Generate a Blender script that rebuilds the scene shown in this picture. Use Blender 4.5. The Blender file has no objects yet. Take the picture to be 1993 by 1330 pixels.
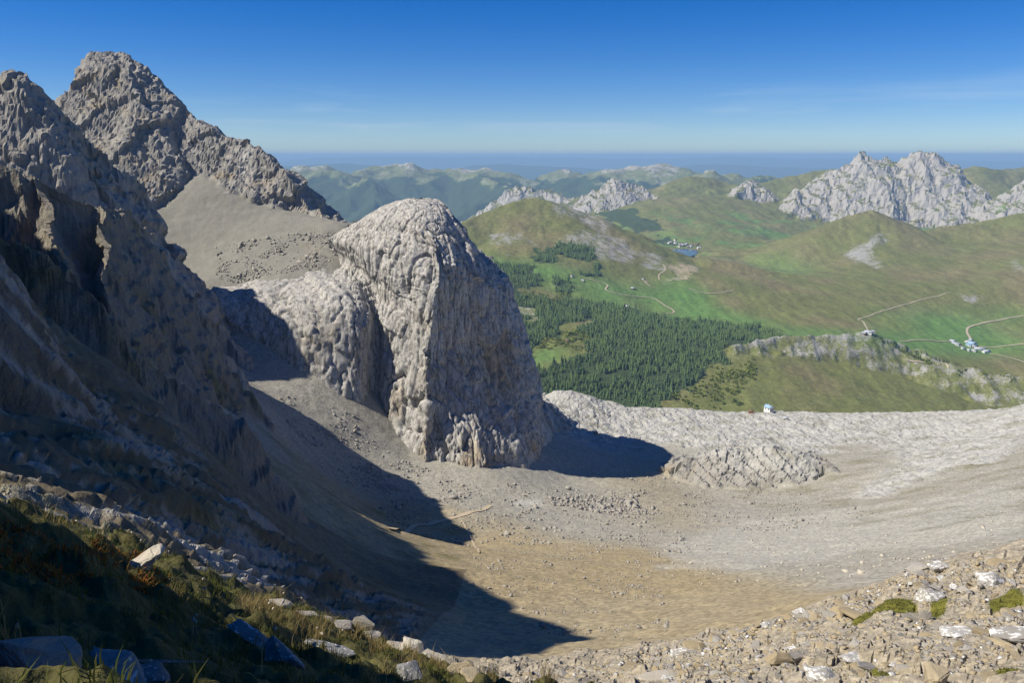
import bpy, math, random
import numpy as np
from math import radians, sin, cos, tan, pi

S = bpy.context.scene
COL = S.collection
# ------------------------------------------------------------------ camera
F_PX, CX, CY = 1552.0, 996.5, 665.0
PITCH = radians(13.14)
cam_d = bpy.data.cameras.new('camera')
cam_d.lens = 36.0 * F_PX / 1993.0
cam_d.sensor_width = 36.0
cam_d.clip_start = 0.3
cam_d.clip_end = 400000.0
cam = bpy.data.objects.new('camera', cam_d)
cam.location = (0, 0, 0)
cam.rotation_euler = (radians(90) - PITCH, 0, 0)
COL.objects.link(cam)
S.camera = cam
# ------------------------------------------------------------------ sun and sky
SUN_EL, SUN_AZ = radians(48.2), radians(-101.0)     # azimuth from +Y, clockwise
sun_dir = np.array([cos(SUN_EL) * sin(SUN_AZ), cos(SUN_EL) * cos(SUN_AZ), sin(SUN_EL)])
W = bpy.data.worlds.new('World'); S.world = W; W.use_nodes = True
wn = W.node_tree.nodes; wl = W.node_tree.links
sky = wn.new('ShaderNodeTexSky'); sky.sky_type = 'NISHITA'; sky.sun_disc = False
sky.sun_elevation = SUN_EL; sky.sun_rotation = SUN_AZ; sky.altitude = 2400
sky.air_density = 1.0; sky.dust_density = 0.25; sky.ozone_density = 3.0
bg = wn['Background']; bg.inputs['Strength'].default_value = 0.066
hs = wn.new('ShaderNodeHueSaturation'); hs.inputs['Saturation'].default_value = 1.5; hs.inputs['Hue'].default_value = 0.508
wl.new(sky.outputs[0], hs.inputs['Color'])
tint = wn.new('ShaderNodeMix'); tint.data_type = 'RGBA'; tint.blend_type = 'MULTIPLY'; tint.inputs[0].default_value = 1.0
tint.inputs[7].default_value = (0.88, 0.98, 1.2, 1); wl.new(hs.outputs[0], tint.inputs[6])
# thin high cirrus streaks, drawn out along the horizon all the way round
tc = wn.new('ShaderNodeTexCoord'); mp_ = wn.new('ShaderNodeMapping'); mp_.inputs['Scale'].default_value = (1.6, 1.6, 26); mp_.inputs['Rotation'].default_value = (0, radians(1.2), 0)
cn = wn.new('ShaderNodeTexNoise'); cn.inputs['Scale'].default_value = 1.7; cn.inputs['Detail'].default_value = 6; cn.inputs['Roughness'].default_value = 0.6; cn.inputs['Distortion'].default_value = 0.5
cr_ = wn.new('ShaderNodeValToRGB'); cr_.color_ramp.elements[0].position = 0.50; cr_.color_ramp.elements[0].color = (0, 0, 0, 1); cr_.color_ramp.elements[1].position = 0.8; cr_.color_ramp.elements[1].color = (0.5, 0.5, 0.5, 1)
cm = wn.new('ShaderNodeMix'); cm.data_type = 'RGBA'; cm.inputs[7].default_value = (7.5, 8.6, 9.6, 1)
wl.new(tc.outputs['Generated'], mp_.inputs['Vector']); wl.new(mp_.outputs[0], cn.inputs['Vector']); wl.new(cn.outputs['Fac'], cr_.inputs[0])
sz = wn.new('ShaderNodeSeparateXYZ'); wl.new(tc.outputs['Generated'], sz.inputs[0])
zr = wn.new('ShaderNodeValToRGB'); zr.color_ramp.elements[0].position = 0.016; zr.color_ramp.elements[0].color = (0, 0, 0, 1); zr.color_ramp.elements[1].position = 0.035; zr.color_ramp.elements[1].color = (1, 1, 1, 1)
e3 = zr.color_ramp.elements.new(0.1); e3.color = (0, 0, 0, 1); wl.new(sz.outputs[2], zr.inputs[0])
cx_ = wn.new('ShaderNodeMath'); cx_.operation = 'MULTIPLY'; wl.new(cr_.outputs[0], cx_.inputs[0]); wl.new(zr.outputs[0], cx_.inputs[1])
wl.new(cx_.outputs[0], cm.inputs[0]); wl.new(tint.outputs[2], cm.inputs[6]); wl.new(cm.outputs[2], bg.inputs[0])
sd = bpy.data.lights.new('sun', 'SUN'); sd.energy = 5.0; sd.angle = radians(0.53); sd.color = (1.0, 0.925, 0.80)
so = bpy.data.objects.new('sun', sd); COL.objects.link(so)
so.location = (-300, -100, 300)
so.rotation_euler = (radians(90) - SUN_EL, 0, -SUN_AZ + pi)
from mathutils import Vector
so.rotation_euler = Vector(sun_dir).to_track_quat('Z', 'Y').to_euler()
S.view_settings.view_transform = 'Standard'; S.view_settings.look = 'None'
S.view_settings.exposure = 0.42; S.view_settings.gamma = 1.0
S.view_settings.use_curve_mapping = False
S.cycles.use_denoising = True
S.cycles.max_bounces = 4; S.cycles.diffuse_bounces = 2; S.cycles.volume_bounces = 0
S.cycles.transparent_max_bounces = 4

# ------------------------------------------------------------------ numeric helpers
rng = np.random.default_rng(7); random.seed(7)
cp, sp_ = cos(PITCH), sin(PITCH)
def at(px, py, D):
    """point at forward distance D (metres along +Y) on the line of sight through a photo pixel"""
    u = (px - CX) / F_PX; v = (CY - py) / F_PX
    k = D / (cp + v * sp_)
    return np.array([u * k, D, (-sp_ + v * cp) * k])
def x_at(px, D, z): return (px - CX) / F_PX * (D * cp - z * sp_)
PERM = np.concatenate([rng.permutation(256)] * 2).astype(np.int64)
GRAD = rng.normal(size=(256, 3)); GRAD /= np.linalg.norm(GRAD, axis=1)[:, None]; GRAD = GRAD.astype(np.float32)
G2 = rng.normal(size=(256, 2)); G2 /= np.linalg.norm(G2, axis=1)[:, None]; G2 = G2.astype(np.float32)
RND = rng.random((256, 4)).astype(np.float32)
def n2(x, y, s=0):
    xi = np.floor(x).astype(np.int64); yi = np.floor(y).astype(np.int64)
    fx = (x - xi).astype(np.float32); fy = (y - yi).astype(np.float32)
    u = fx * fx * fx * (fx * (fx * 6 - 15) + 10); v = fy * fy * fy * (fy * (fy * 6 - 15) + 10)
    xi += s * 37; yi += s * 91
    def g(dx, dy):
        h = PERM[(PERM[(xi + dx) & 255] + yi + dy) & 255]
        gr = G2[h]
        return gr[..., 0] * (fx - dx) + gr[..., 1] * (fy - dy)
    a = g(0, 0); b = g(1, 0); c = g(0, 1); d = g(1, 1)
    return 1.5 * ((a + u * (b - a)) * (1 - v) + (c + u * (d - c)) * v)
def n3(x, y, z, s=0):
    xi = np.floor(x).astype(np.int64); yi = np.floor(y).astype(np.int64); zi = np.floor(z).astype(np.int64)
    fx = (x - xi).astype(np.float32); fy = (y - yi).astype(np.float32); fz = (z - zi).astype(np.float32)
    u = fx * fx * (3 - 2 * fx); v = fy * fy * (3 - 2 * fy); w = fz * fz * (3 - 2 * fz)
    xi += s * 37; yi += s * 91; zi += s * 53
    def g(dx, dy, dz):
        h = PERM[(PERM[(PERM[(xi + dx) & 255] + yi + dy) & 255] + zi + dz) & 255]
        gr = GRAD[h]
        return gr[..., 0] * (fx - dx) + gr[..., 1] * (fy - dy) + gr[..., 2] * (fz - dz)
    def lx(dy, dz):
        a = g(0, dy, dz); return a + u * (g(1, dy, dz) - a)
    a = lx(0, 0); a = a + v * (lx(1, 0) - a)
    b = lx(0, 1); b = b + v * (lx(1, 1) - b)
    return 1.5 * (a + w * (b - a))
def fbm(x, y, o=5, g=0.5, s=0, l=2.03):
    r = 0; a = 1.0
    for i in range(o):
        r = r + a * n2(x, y, s + i); x = x * l + 3.7; y = y * l - 1.3; a *= g
    return r
def fbm3(x, y, z, o=4, g=0.5, s=0, l=2.03):
    r = 0; a = 1.0
    for i in range(o):
        r = r + a * n3(x, y, z, s + i); x = x * l + 3.7; y = y * l - 1.3; z = z * l + 0.7; a *= g
    return r
def ridged(x, y, o=4, g=0.5, s=0, l=2.1):
    r = 0; a = 1.0
    for i in range(o):
        r = r + a * (0.5 - np.abs(n2(x, y, s + i))); x = x * l + 5.1; y = y * l + 2.3; a *= g
    return r
def ridged3(x, y, z, o=4, g=0.5, s=0, l=2.1):
    r = 0; a = 1.0
    for i in range(o):
        r = r + a * (0.5 - np.abs(n3(x, y, z, s + i))); x = x * l + 5.1; y = y * l + 2.3; z = z * l + 1.9; a *= g
    return r
def blocks(x, y, s=0, tilt=0.9):
    """tilted blocks: a cell noise whose cells are flat tilted facets; returns height and distance to the joint"""
    xi = np.floor(x).astype(np.int64); yi = np.floor(y).astype(np.int64)
    best = np.full(x.shape, 9.0, np.float32); sec = best.copy(); val = np.zeros(x.shape, np.float32)
    for dx in (-1, 0, 1):
        for dy in (-1, 0, 1):
            h = PERM[(PERM[(xi + dx + s * 17) & 255] + yi + dy + s * 29) & 255]
            q = RND[h]
            ox = (xi + dx + q[..., 0]) - x; oy = (yi + dy + q[..., 1]) - y
            d = (ox * ox + oy * oy).astype(np.float32)
            hv = (q[..., 2] - 0.5) + tilt * ((q[..., 3] - 0.5) * ox + (q[..., 2] - 0.4) * oy)
            m = d < best
            sec = np.where(m, best, np.minimum(sec, d))
            val = np.where(m, hv, val); best = np.where(m, d, best)
    return val, np.sqrt(sec) - np.sqrt(best)
def blur(M, k):
    """box blur over grid cells"""
    for ax in (0, 1):
        for _ in range(2):
            n = M.shape[ax]; kk = min(k, n // 2)
            p_ = np.concatenate([np.repeat(np.take(M, [0], ax), kk + 1, ax), M, np.repeat(np.take(M, [-1], ax), kk, ax)], ax)
            c = np.cumsum(p_, axis=ax); M = (np.take(c, np.arange(2 * kk + 1, 2 * kk + 1 + n), ax) - np.take(c, np.arange(0, n), ax)) / (2 * kk + 1)
    return M
def sstep(a, b, x):
    t = np.clip((x - a) / (b - a), 0, 1); return t * t * (3 - 2 * t)
class TPS:
    def __init__(self, pts, lam=0.0):
        P = np.array(pts, float); self.c = P[:, :2]; n = len(P)
        self.s = np.ptp(self.c, axis=0).max()
        c = self.c / self.s
        K = self.k(c[:, None, :] - c[None, :, :]) + lam * np.eye(n)
        A = np.zeros((n + 3, n + 3)); A[:n, :n] = K; A[:n, n] = 1; A[:n, n + 1:] = c
        A[n:, :n] = A[:n, n:].T
        b = np.zeros(n + 3); b[:n] = P[:, 2]
        self.w = np.linalg.solve(A, b)
    @staticmethod
    def k(d):
        r2 = (d * d).sum(-1); return 0.5 * r2 * np.log(r2 + 1e-12)
    def __call__(self, X, Y):
        sh = X.shape; x = (X / self.s).ravel(); y = (Y / self.s).ravel(); n = len(self.c)
        r = self.w[n] + self.w[n + 1] * x + self.w[n + 2] * y
        for i in range(n):
            dx = x - self.c[i, 0] / self.s; dy = y - self.c[i, 1] / self.s
            r2 = (dx * dx + dy * dy).astype(np.float32)
            r += self.w[i] * 0.5 * r2 * np.log(r2 + 1e-12)
        return r.reshape(sh)
def ridge(X, Y, pts, sl, sr, endk=1.8):
    """height of a crest polyline falling at slope sl on its left and sr on its right, steeper past its ends"""
    H = np.full(X.shape, -1e6); n = len(pts) - 1
    for i_, (a, b) in enumerate(zip(pts[:-1], pts[1:])):
        ex, ey = b[0] - a[0], b[1] - a[1]; L2 = ex * ex + ey * ey; L = math.sqrt(L2)
        tr = ((X - a[0]) * ex + (Y - a[1]) * ey) / L2
        t = np.clip(tr, 0, 1)
        qx = X - a[0] - t * ex; qy = Y - a[1] - t * ey
        d = np.sqrt(qx * qx + qy * qy)
        side = ex * qy - ey * qx
        k = np.where(side > 0, sl, sr)
        h = a[2] + t * (b[2] - a[2]) - k * d
        if i_ == n - 1: h = h - endk * L * np.maximum(tr - 1, 0)
        if i_ == 0: h = h - endk * L * np.maximum(-tr, 0)
        H = np.maximum(H, h)
    return H
def inpoly(X, Y, poly):
    r = np.zeros(X.shape, bool); n = len(poly); j = n - 1
    for i in range(n):
        xi, yi = poly[i][0], poly[i][1]; xj, yj = poly[j][0], poly[j][1]
        if yi != yj:
            c = ((yi > Y) != (yj > Y)) & (X < (xj - xi) * (Y - yi) / (yj - yi) + xi)
            r ^= c
        j = i
    return r
def polyline_dist(X, Y, pts):
    D = np.full(X.shape, 1e9)
    for a, b in zip(pts[:-1], pts[1:]):
        ex, ey = b[0] - a[0], b[1] - a[1]; L2 = ex * ex + ey * ey + 1e-9
        t = np.clip(((X - a[0]) * ex + (Y - a[1]) * ey) / L2, 0, 1)
        D = np.minimum(D, np.hypot(X - a[0] - t * ex, Y - a[1] - t * ey))
    return D

def mesh_obj(name, V, Fq, mat, attrs=None, smooth=True, parent=None, tri=False):
    me = bpy.data.meshes.new(name)
    V = np.ascontiguousarray(V, np.float32); Fq = np.ascontiguousarray(Fq, np.int32)
    nf, k = Fq.shape
    me.vertices.add(len(V)); me.vertices.foreach_set('co', V.ravel())
    me.loops.add(nf * k); me.loops.foreach_set('vertex_index', Fq.ravel())
    me.polygons.add(nf)
    me.polygons.foreach_set('loop_start', np.arange(0, nf * k, k, dtype=np.int32))
    me.update(calc_edges=True)
    if smooth: me.polygons.foreach_set('use_smooth', np.ones(nf, bool))
    for k_, v in (attrs or {}).items():
        a = me.attributes.new(k_, 'FLOAT', 'POINT'); a.data.foreach_set('value', np.ascontiguousarray(v, np.float32).ravel())
    me.materials.append(mat)
    o = bpy.data.objects.new(name, me); COL.objects.link(o)
    if parent is not None: o.parent = parent
    return o
def tag(o, label=None, cat=None, group=None, kind=None):
    if label: o['label'] = label
    if cat: o['category'] = cat
    if group: o['group'] = group
    if kind: o['kind'] = kind
    return o

class Sheet:
    """a height field sampled on a fan of directions and distances round the origin"""
    def __init__(self, az, r):
        self.az = np.radians(np.array(az)); self.r = np.array(r, float); self.lr = np.log(self.r)
        A, R = np.meshgrid(self.az, self.r)          # rows = distance
        self.X = R * np.sin(A); self.Y = R * np.cos(A); self.Z = None; self.attrs = {}
    def quads(self):
        nr, na = self.X.shape
        i = (np.arange(nr - 1)[:, None] * na + np.arange(na - 1)[None, :]).ravel()
        return np.stack([i, i + 1, i + na + 1, i + na], 1)
    def normals(self):
        P = np.stack([self.X, self.Y, self.Z], -1)
        N = np.cross(np.gradient(P, axis=1), np.gradient(P, axis=0))
        return N / (np.linalg.norm(N, axis=-1, keepdims=True) + 1e-9)
    def _ix(self, x, y):
        a = np.interp(np.arctan2(x, y), self.az, np.arange(len(self.az)))
        q = np.interp(np.log(np.hypot(x, y) + 1e-9), self.lr, np.arange(len(self.lr)))
        i = np.clip(np.floor(q).astype(int), 0, len(self.lr) - 2); j = np.clip(np.floor(a).astype(int), 0, len(self.az) - 2)
        return i, j, q - i, a - j
    def h(self, x, y, arr=None):
        x = np.asarray(x, float); y = np.asarray(y, float)
        Z = self.Z0 if arr is None else arr
        i, j, fi, fj = self._ix(x, y)
        return (Z[i, j] * (1 - fi) * (1 - fj) + Z[i + 1, j] * fi * (1 - fj) + Z[i, j + 1] * (1 - fi) * fj + Z[i + 1, j + 1] * fi * fj)
    def hit(self, px, py, d0=None, d1=None):
        """first point of the sheet on the line of sight through a photo pixel"""
        D = np.geomspace(d0 or self.r[0] * 1.02, d1 or self.r[-1] * 0.85, 1500)
        P = np.stack([at(px, py, d) for d in D])
        g = self.h(P[:, 0], P[:, 1]); b = P[:, 2] < g
        k = int(np.argmax(b)) if b.any() else len(D) - 1
        p = P[k].copy(); p[2] = g[k]
        return p
    def build(self, name, mat, flat=None):
        if not hasattr(self, 'V'): self.V = np.stack([self.X, self.Y, self.Z], -1)
        o = mesh_obj(name, self.V.reshape(-1, 3), self.quads(), mat, self.attrs)
        if flat is not None:
            o.data.polygons.foreach_set('use_smooth', np.ascontiguousarray((flat[:-1, :-1] < 0.5).ravel()))
        return o
def span(*parts):
    """concatenate linspace pieces (start, stop, step)"""
    out = []
    for a, b, st in parts: out.append(np.arange(a, b, st))
    return np.concatenate(out)

# ------------------------------------------------------------------ materials
class NT:
    def __init__(self, name):
        self.m = bpy.data.materials.new(name); self.m.use_nodes = True
        self.t = self.m.node_tree; self.n = self.t.nodes; self.l = self.t.links
        self.b = self.n['Principled BSDF']; self.b.inputs['Roughness'].default_value = 0.95
        self.b.inputs['Specular IOR Level'].default_value = 0.15
        self.co = self.n.new('ShaderNodeTexCoord').outputs['Object']
    def set(self, sock, v):
        if isinstance(v, (int, float)): sock.default_value = v
        elif isinstance(v, tuple): sock.default_value = v if len(v) != 3 or sock.type != 'RGBA' else (*v, 1)
        else: self.l.new(v, sock)
    def attr(self, name):
        a = self.n.new('ShaderNodeAttribute'); a.attribute_name = name; return a.outputs['Fac']
    def map(self, scale=(1, 1, 1), rot=(0, 0, 0), co=None):
        m = self.n.new('ShaderNodeMapping'); m.inputs['Scale'].default_value = scale; m.inputs['Rotation'].default_value = rot
        self.l.new(co or self.co, m.inputs['Vector']); return m.outputs[0]
    def noise(self, scale, detail=3, rough=0.55, co=None, dist=0.0):
        n = self.n.new('ShaderNodeTexNoise'); n.inputs['Scale'].default_value = scale
        n.inputs['Detail'].default_value = detail; n.inputs['Roughness'].default_value = rough; n.inputs['Distortion'].default_value = dist
        self.l.new(co or self.co, n.inputs['Vector']); return n.outputs['Fac']
    def voro(self, scale, co=None, feat='F1', out='Distance', rnd=1.0):
        n = self.n.new('ShaderNodeTexVoronoi'); n.inputs['Scale'].default_value = scale; n.feature = feat
        n.inputs['Randomness'].default_value = rnd
        self.l.new(co or self.co, n.inputs['Vector']); return n.outputs[out]
    def ramp(self, fac, stops, interp='LINEAR'):
        r = self.n.new('ShaderNodeValToRGB'); r.color_ramp.interpolation = interp
        e = r.color_ramp.elements
        while len(e) < len(stops): e.new(0.5)
        for k, (p, c) in enumerate(stops):
            e[k].position = p; e[k].color = (c, c, c, 1) if isinstance(c, (int, float)) else (*c, 1)
        self.l.new(fac, r.inputs[0]); return r.outputs[0]
    def mix(self, fac, a, b, mode='MIX'):
        m = self.n.new('ShaderNodeMix'); m.data_type = 'RGBA'; m.blend_type = mode
        self.set(m.inputs[0], fac); self.set(m.inputs[6], a); self.set(m.inputs[7], b); return m.outputs[2]
    def math(self, op, a, b=0.0, c=0.0, clamp=False):
        m = self.n.new('ShaderNodeMath'); m.operation = op; m.use_clamp = clamp
        self.set(m.inputs[0], a); self.set(m.inputs[1], b)
        if op in ('MULTIPLY_ADD', 'SMOOTHSTEP'): self.set(m.inputs[2], c)
        return m.outputs[0]
    def sepz(self):
        s = self.n.new('ShaderNodeSeparateXYZ'); g = self.n.new('ShaderNodeNewGeometry')
        self.l.new(g.outputs['Normal'], s.inputs[0]); return s.outputs[2]
    def bump(self, h, dist, strength=1.0, normal=None):
        b = self.n.new('ShaderNodeBump'); b.inputs['Strength'].default_value = strength; b.inputs['Distance'].default_value = dist
        self.l.new(h, b.inputs['Height'])
        if normal is not None: self.l.new(normal, b.inputs['Normal'])
        return b.outputs[0]
    def out(self, col, normal=None):
        self.set(self.b.inputs['Base Color'], col)
        if normal is not None: self.l.new(normal, self.b.inputs['Normal'])
        return self.m

def mat_near():
    t = NT('mountain_ground')
    big = t.noise(0.012, 4); mid = t.noise(0.09, 5, 0.6); fine = t.noise(0.9, 4, 0.65)
    vor = t.voro(0.55, out='Color')
    # scree: grey gravel turning to ochre shaly stone
    grey = t.mix(mid, (0.255, 0.242, 0.20), (0.345, 0.33, 0.28))
    ochre = t.mix(mid, (0.255, 0.205, 0.118), (0.355, 0.292, 0.178))
    pal = t.mix(mid, (0.36, 0.35, 0.31), (0.46, 0.45, 0.40))
    tanf = t.math('ADD', t.attr('tan'), t.math('MULTIPLY', t.math('SUBTRACT', big, 0.5), 0.9), clamp=True)
    c = t.mix(tanf, grey, ochre)
    c = t.mix(t.attr('pale'), c, pal)
    sp = t.ramp(t.math('MULTIPLY_ADD', t.voro(0.9, out='Color'), 0.35, t.math('MULTIPLY', t.noise(0.7, 5, 0.8), 0.65)), [(0.28, 0.6), (0.48, 1.0), (0.72, 1.4)])
    c = t.mix(1.0, c, sp, 'MULTIPLY')
    c = t.mix(t.math('MULTIPLY', t.attr('scree_shade'), 0.75), c, t.mix(mid, (0.15, 0.148, 0.128), (0.225, 0.22, 0.19)))  # upper scree painted darker, standing in for sun that strikes it weakly
    # solid limestone
    rk = t.mix(t.noise(0.05, 5, 0.65), (0.24, 0.232, 0.21), (0.40, 0.385, 0.35))
    rk = t.mix(t.ramp(t.noise(0.035, 4, 0.6, dist=1.0), [(0.52, 0.0), (0.7, 0.75)]), rk, (0.36, 0.29, 0.185))
    rk = t.mix(t.attr('pale'), rk, t.mix(t.noise(0.12, 5, 0.7), (0.35, 0.345, 0.315), (0.55, 0.545, 0.51)))
    rk = t.mix(t.ramp(t.noise(0.3, 5, 0.7, co=t.map((1, 1, 0.3))), [(0.36, 0.55), (0.52, 0.0)]), rk, (0.16, 0.155, 0.145))
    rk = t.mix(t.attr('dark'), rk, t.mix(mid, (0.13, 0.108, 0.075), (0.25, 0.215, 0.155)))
    c = t.mix(t.attr('rock'), c, rk)
    g = t.mix(t.noise(0.15, 4, 0.7), (0.075, 0.08, 0.026), (0.17, 0.145, 0.055))
    gf = t.math('MULTIPLY', t.attr('grass'), t.ramp(t.noise(0.2, 5, 0.7), [(0.34, 0.25), (0.55, 1.0)]), clamp=True)
    c = t.mix(gf, c, g)
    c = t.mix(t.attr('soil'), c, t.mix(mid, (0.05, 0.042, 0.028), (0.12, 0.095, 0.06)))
    h = t.math('ADD', t.math('MULTIPLY', fine, 0.5), t.math('MULTIPLY', t.noise(0.25, 5, 0.7), 1.3))
    bn = t.n.new('ShaderNodeBump'); bn.inputs['Distance'].default_value = 2.0; t.l.new(h, bn.inputs['Height'])
    t.l.new(t.math('MULTIPLY_ADD', t.attr('rock'), 0.5, 0.22), bn.inputs['Strength'])
    return t.out(c, bn.outputs[0])

def mat_limestone():
    t = NT('limestone')
    rk = t.mix(t.noise(0.06, 5, 0.65), (0.38, 0.37, 0.34), (0.55, 0.535, 0.50))
    # ochre stains below overhangs, dark water streaks that run down the wall
    st = t.ramp(t.noise(0.03, 4, 0.6, co=t.map((1, 1, 0.55)), dist=0.8), [(0.5, 0.0), (0.68, 0.85)])
    rk = t.mix(t.math('MULTIPLY', st, t.attr('stain')), rk, (0.40, 0.31, 0.19))
    rk = t.mix(t.ramp(t.noise(0.35, 5, 0.7, co=t.map((1, 1, 0.12))), [(0.38, 0.85), (0.52, 0.0)]), rk, (0.15, 0.145, 0.135))
    rk = t.mix(t.ramp(t.noise(0.12, 4, 0.7), [(0.66, 0.0), (0.76, 0.5)]), rk, (0.16, 0.15, 0.06))
    wob = t.n.new('ShaderNodeVectorMath'); wob.operation = 'MULTIPLY_ADD'; wob.inputs[1].default_value = (3, 3, 3)
    nz = t.n.new('ShaderNodeTexNoise'); nz.inputs['Scale'].default_value = 0.12; t.l.new(t.co, nz.inputs['Vector']); t.l.new(nz.outputs['Color'], wob.inputs[0]); t.l.new(t.co, wob.inputs[2])
    j1 = t.voro(0.22, co=t.map((1, 1, 0.38), co=wob.outputs[0]), feat='DISTANCE_TO_EDGE'); j2 = t.voro(0.75, co=t.map((1, 1, 0.45), co=wob.outputs[0]), feat='DISTANCE_TO_EDGE')
    jm = t.math('MULTIPLY', t.ramp(j1, [(0.0, 0.45), (0.045, 1.0)]), t.ramp(j2, [(0.0, 0.72), (0.06, 1.0)]))
    rk = t.mix(1.0, rk, jm, 'MULTIPLY')
    vc = t.voro(0.5, co=t.map((1, 1, 0.5), co=wob.outputs[0]), out='Color')
    h = t.math('ADD', t.math('MULTIPLY', vc, 0.5), t.math('ADD', t.math('MULTIPLY', jm, 0.5), t.math('MULTIPLY', t.noise(1.2, 5, 0.75), 0.5)))
    return t.out(rk, t.bump(h, 0.7, 0.55))

def mat_alp(name, sc=1.0, rockc=((0.22, 0.215, 0.20), (0.40, 0.39, 0.365))):
    """alpine meadow, hay, forest floor and bare limestone by vertex masks; sc scales the noise"""
    t = NT(name)
    big = t.noise(0.0022 * sc, 5, 0.6); mid = t.noise(0.012 * sc, 5, 0.65); fine = t.noise(0.07 * sc, 4, 0.7)
    g = t.mix(mid, (0.10, 0.125, 0.032), (0.175, 0.17, 0.06))
    g = t.mix(t.attr('brown'), g, t.mix(mid, (0.145, 0.13, 0.055), (0.20, 0.17, 0.08)))
    g = t.mix(t.attr('green'), g, t.mix(mid, (0.078, 0.18, 0.042), (0.125, 0.225, 0.055)))
    g = t.mix(1.0, g, t.ramp(fine, [(0.3, 0.68), (0.7, 1.28)]), 'MULTIPLY')
    g = t.mix(1.0, g, t.ramp(t.noise(0.018 * sc, 4, 0.65, co=t.map((1.6, 0.35, 1.0), (0, 0, 0.5))), [(0.35, 0.82), (0.65, 1.2)]), 'MULTIPLY')
    rk = t.mix(t.noise(0.02 * sc, 5, 0.7), *rockc)
    rk = t.mix(t.attr('warm'), rk, (0.44, 0.34, 0.21))
    rkf = t.math('ADD', t.attr('rock'), t.math('MULTIPLY', t.math('SUBTRACT', t.math('MULTIPLY_ADD', t.noise(0.16 * sc, 3, 0.7, co=t.map((1, 1, 2.2))), 0.45, t.math('MULTIPLY', t.noise(0.03 * sc, 5, 0.75), 0.55)), 0.5), 2.6))
    rkf = t.ramp(t.math('MULTIPLY', rkf, 1.0, clamp=True), [(0.44, 0.0), (0.66, 1.0)])
    c = t.mix(rkf, g, rk)
    c = t.mix(t.ramp(t.math('ADD', t.attr('wood'), t.math('MULTIPLY', t.math('SUBTRACT', mid, 0.5), 1.2)), [(0.45, 0.0), (0.55, 1.0)]), c, t.mix(fine, (0.03, 0.05, 0.022), (0.06, 0.085, 0.035)))
    h = t.math('ADD', t.math('MULTIPLY', mid, 1.0), t.math('MULTIPLY', fine, 0.35))
    return t.out(c, t.bump(h, 14.0 / sc, 0.55))

M_NEAR = mat_near(); M_LIME = mat_limestone()
M_ALP = mat_alp('alpine_meadow'); M_ALPF = mat_alp('far_alpine', 0.5, ((0.28, 0.275, 0.26), (0.45, 0.44, 0.42)))

# ------------------------------------------------------------------ near terrain: the scree bowl, its ribs and the peaks on the left
bowl_pts = [
    # foot of the rocks and the floor of the bowl
    (880, 912, 545), (965, 932, 535), (1055, 892, 612), (800, 880, 562), (752, 818, 580), (700, 806, 566), (600, 760, 562),
    (700, 880, 530), (600, 820, 530), (700, 970, 450), (560, 860, 450), (620, 920, 410), (760, 1030, 385), (900, 1000, 450), (1000, 980, 500), (1100, 1000, 490),
    (1100, 930, 595), (1180, 930, 610), (1250, 960, 570), (880, 1110, 235), (1000, 1080, 310), (1200, 1060, 390), (1140, 1245, 130), (1000, 1180, 190),
    (900, 1200, 165), (1020, 1290, 105), (1250, 1200, 170), (1300, 1100, 300), (1400, 1150, 210), (1600, 1130, 200), (1700, 1080, 270),
    (1250, 872, 725), (1150, 850, 760), (1400, 850, 760), (1350, 960, 595), (1500, 960, 590), (1400, 1030, 450), (1600, 1000, 470), (1650, 930, 590),
    (1250, 1300, 88), (1600, 1220, 100), (1850, 1130, 110), (1993, 1110, 105), (1993, 1060, 190), (1800, 1040, 310), (1993, 1000, 300),
    # the karst shelf and its rim
    (1040, 800, 850), (1060, 771, 900), (1200, 787, 900), (1330, 797, 905), (1500, 806, 900), (1700, 810, 890), (1850, 810, 880), (1940, 806, 870),
    (1200, 815, 840), (1400, 820, 840), (1600, 840, 785), (1750, 850, 750), (1850, 860, 700), (1750, 910, 590), (1850, 900, 560), (1700, 960, 530),
    (1993, 798, 830), (2080, 770, 800), (1993, 850, 640), (1900, 840, 730), (1993, 900, 500), (1850, 960, 450), (2150, 850, 560), (2150, 1000, 320), (2150, 1100, 150),
    # scree field below the peak
    (300, 345, 790), (400, 325, 800), (450, 345, 790), (500, 374, 780), (600, 419, 755), (330, 430, 735), (280, 420, 735), (290, 490, 690), (345, 540, 655), (450, 460, 720), (600, 490, 690), (420, 545, 650), (500, 555, 640),
    (570, 545, 645), (640, 520, 665), (690, 445, 728),
    # the spur wall between the scree field and the bowl
    (480, 566, 640), (560, 572, 632), (640, 575, 640), (700, 588, 650), (736, 730, 622), (736, 650, 655), (420, 690, 572), (500, 722, 566),
    # the shaded slope on the left, falling from the camera's own ridge
    (0, 1000, 48), (0, 900, 70), (0, 800, 98), (150, 950, 72), (300, 1000, 84), (300, 900, 110), (150, 800, 120), (400, 1080, 98), (520, 1150, 105), (700, 1230, 105),
    (500, 980, 165), (620, 1080, 165), (400, 880, 165), (300, 780, 160), (480, 870, 270), (560, 960, 255), (700, 1120, 190), (780, 1080, 255), (420, 760, 400), (520, 800, 450),
    (850, 1290, 82), (1000, 1330, 70), (300, 640, 430), (200, 560, 420), (100, 480, 430),
]
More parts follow.
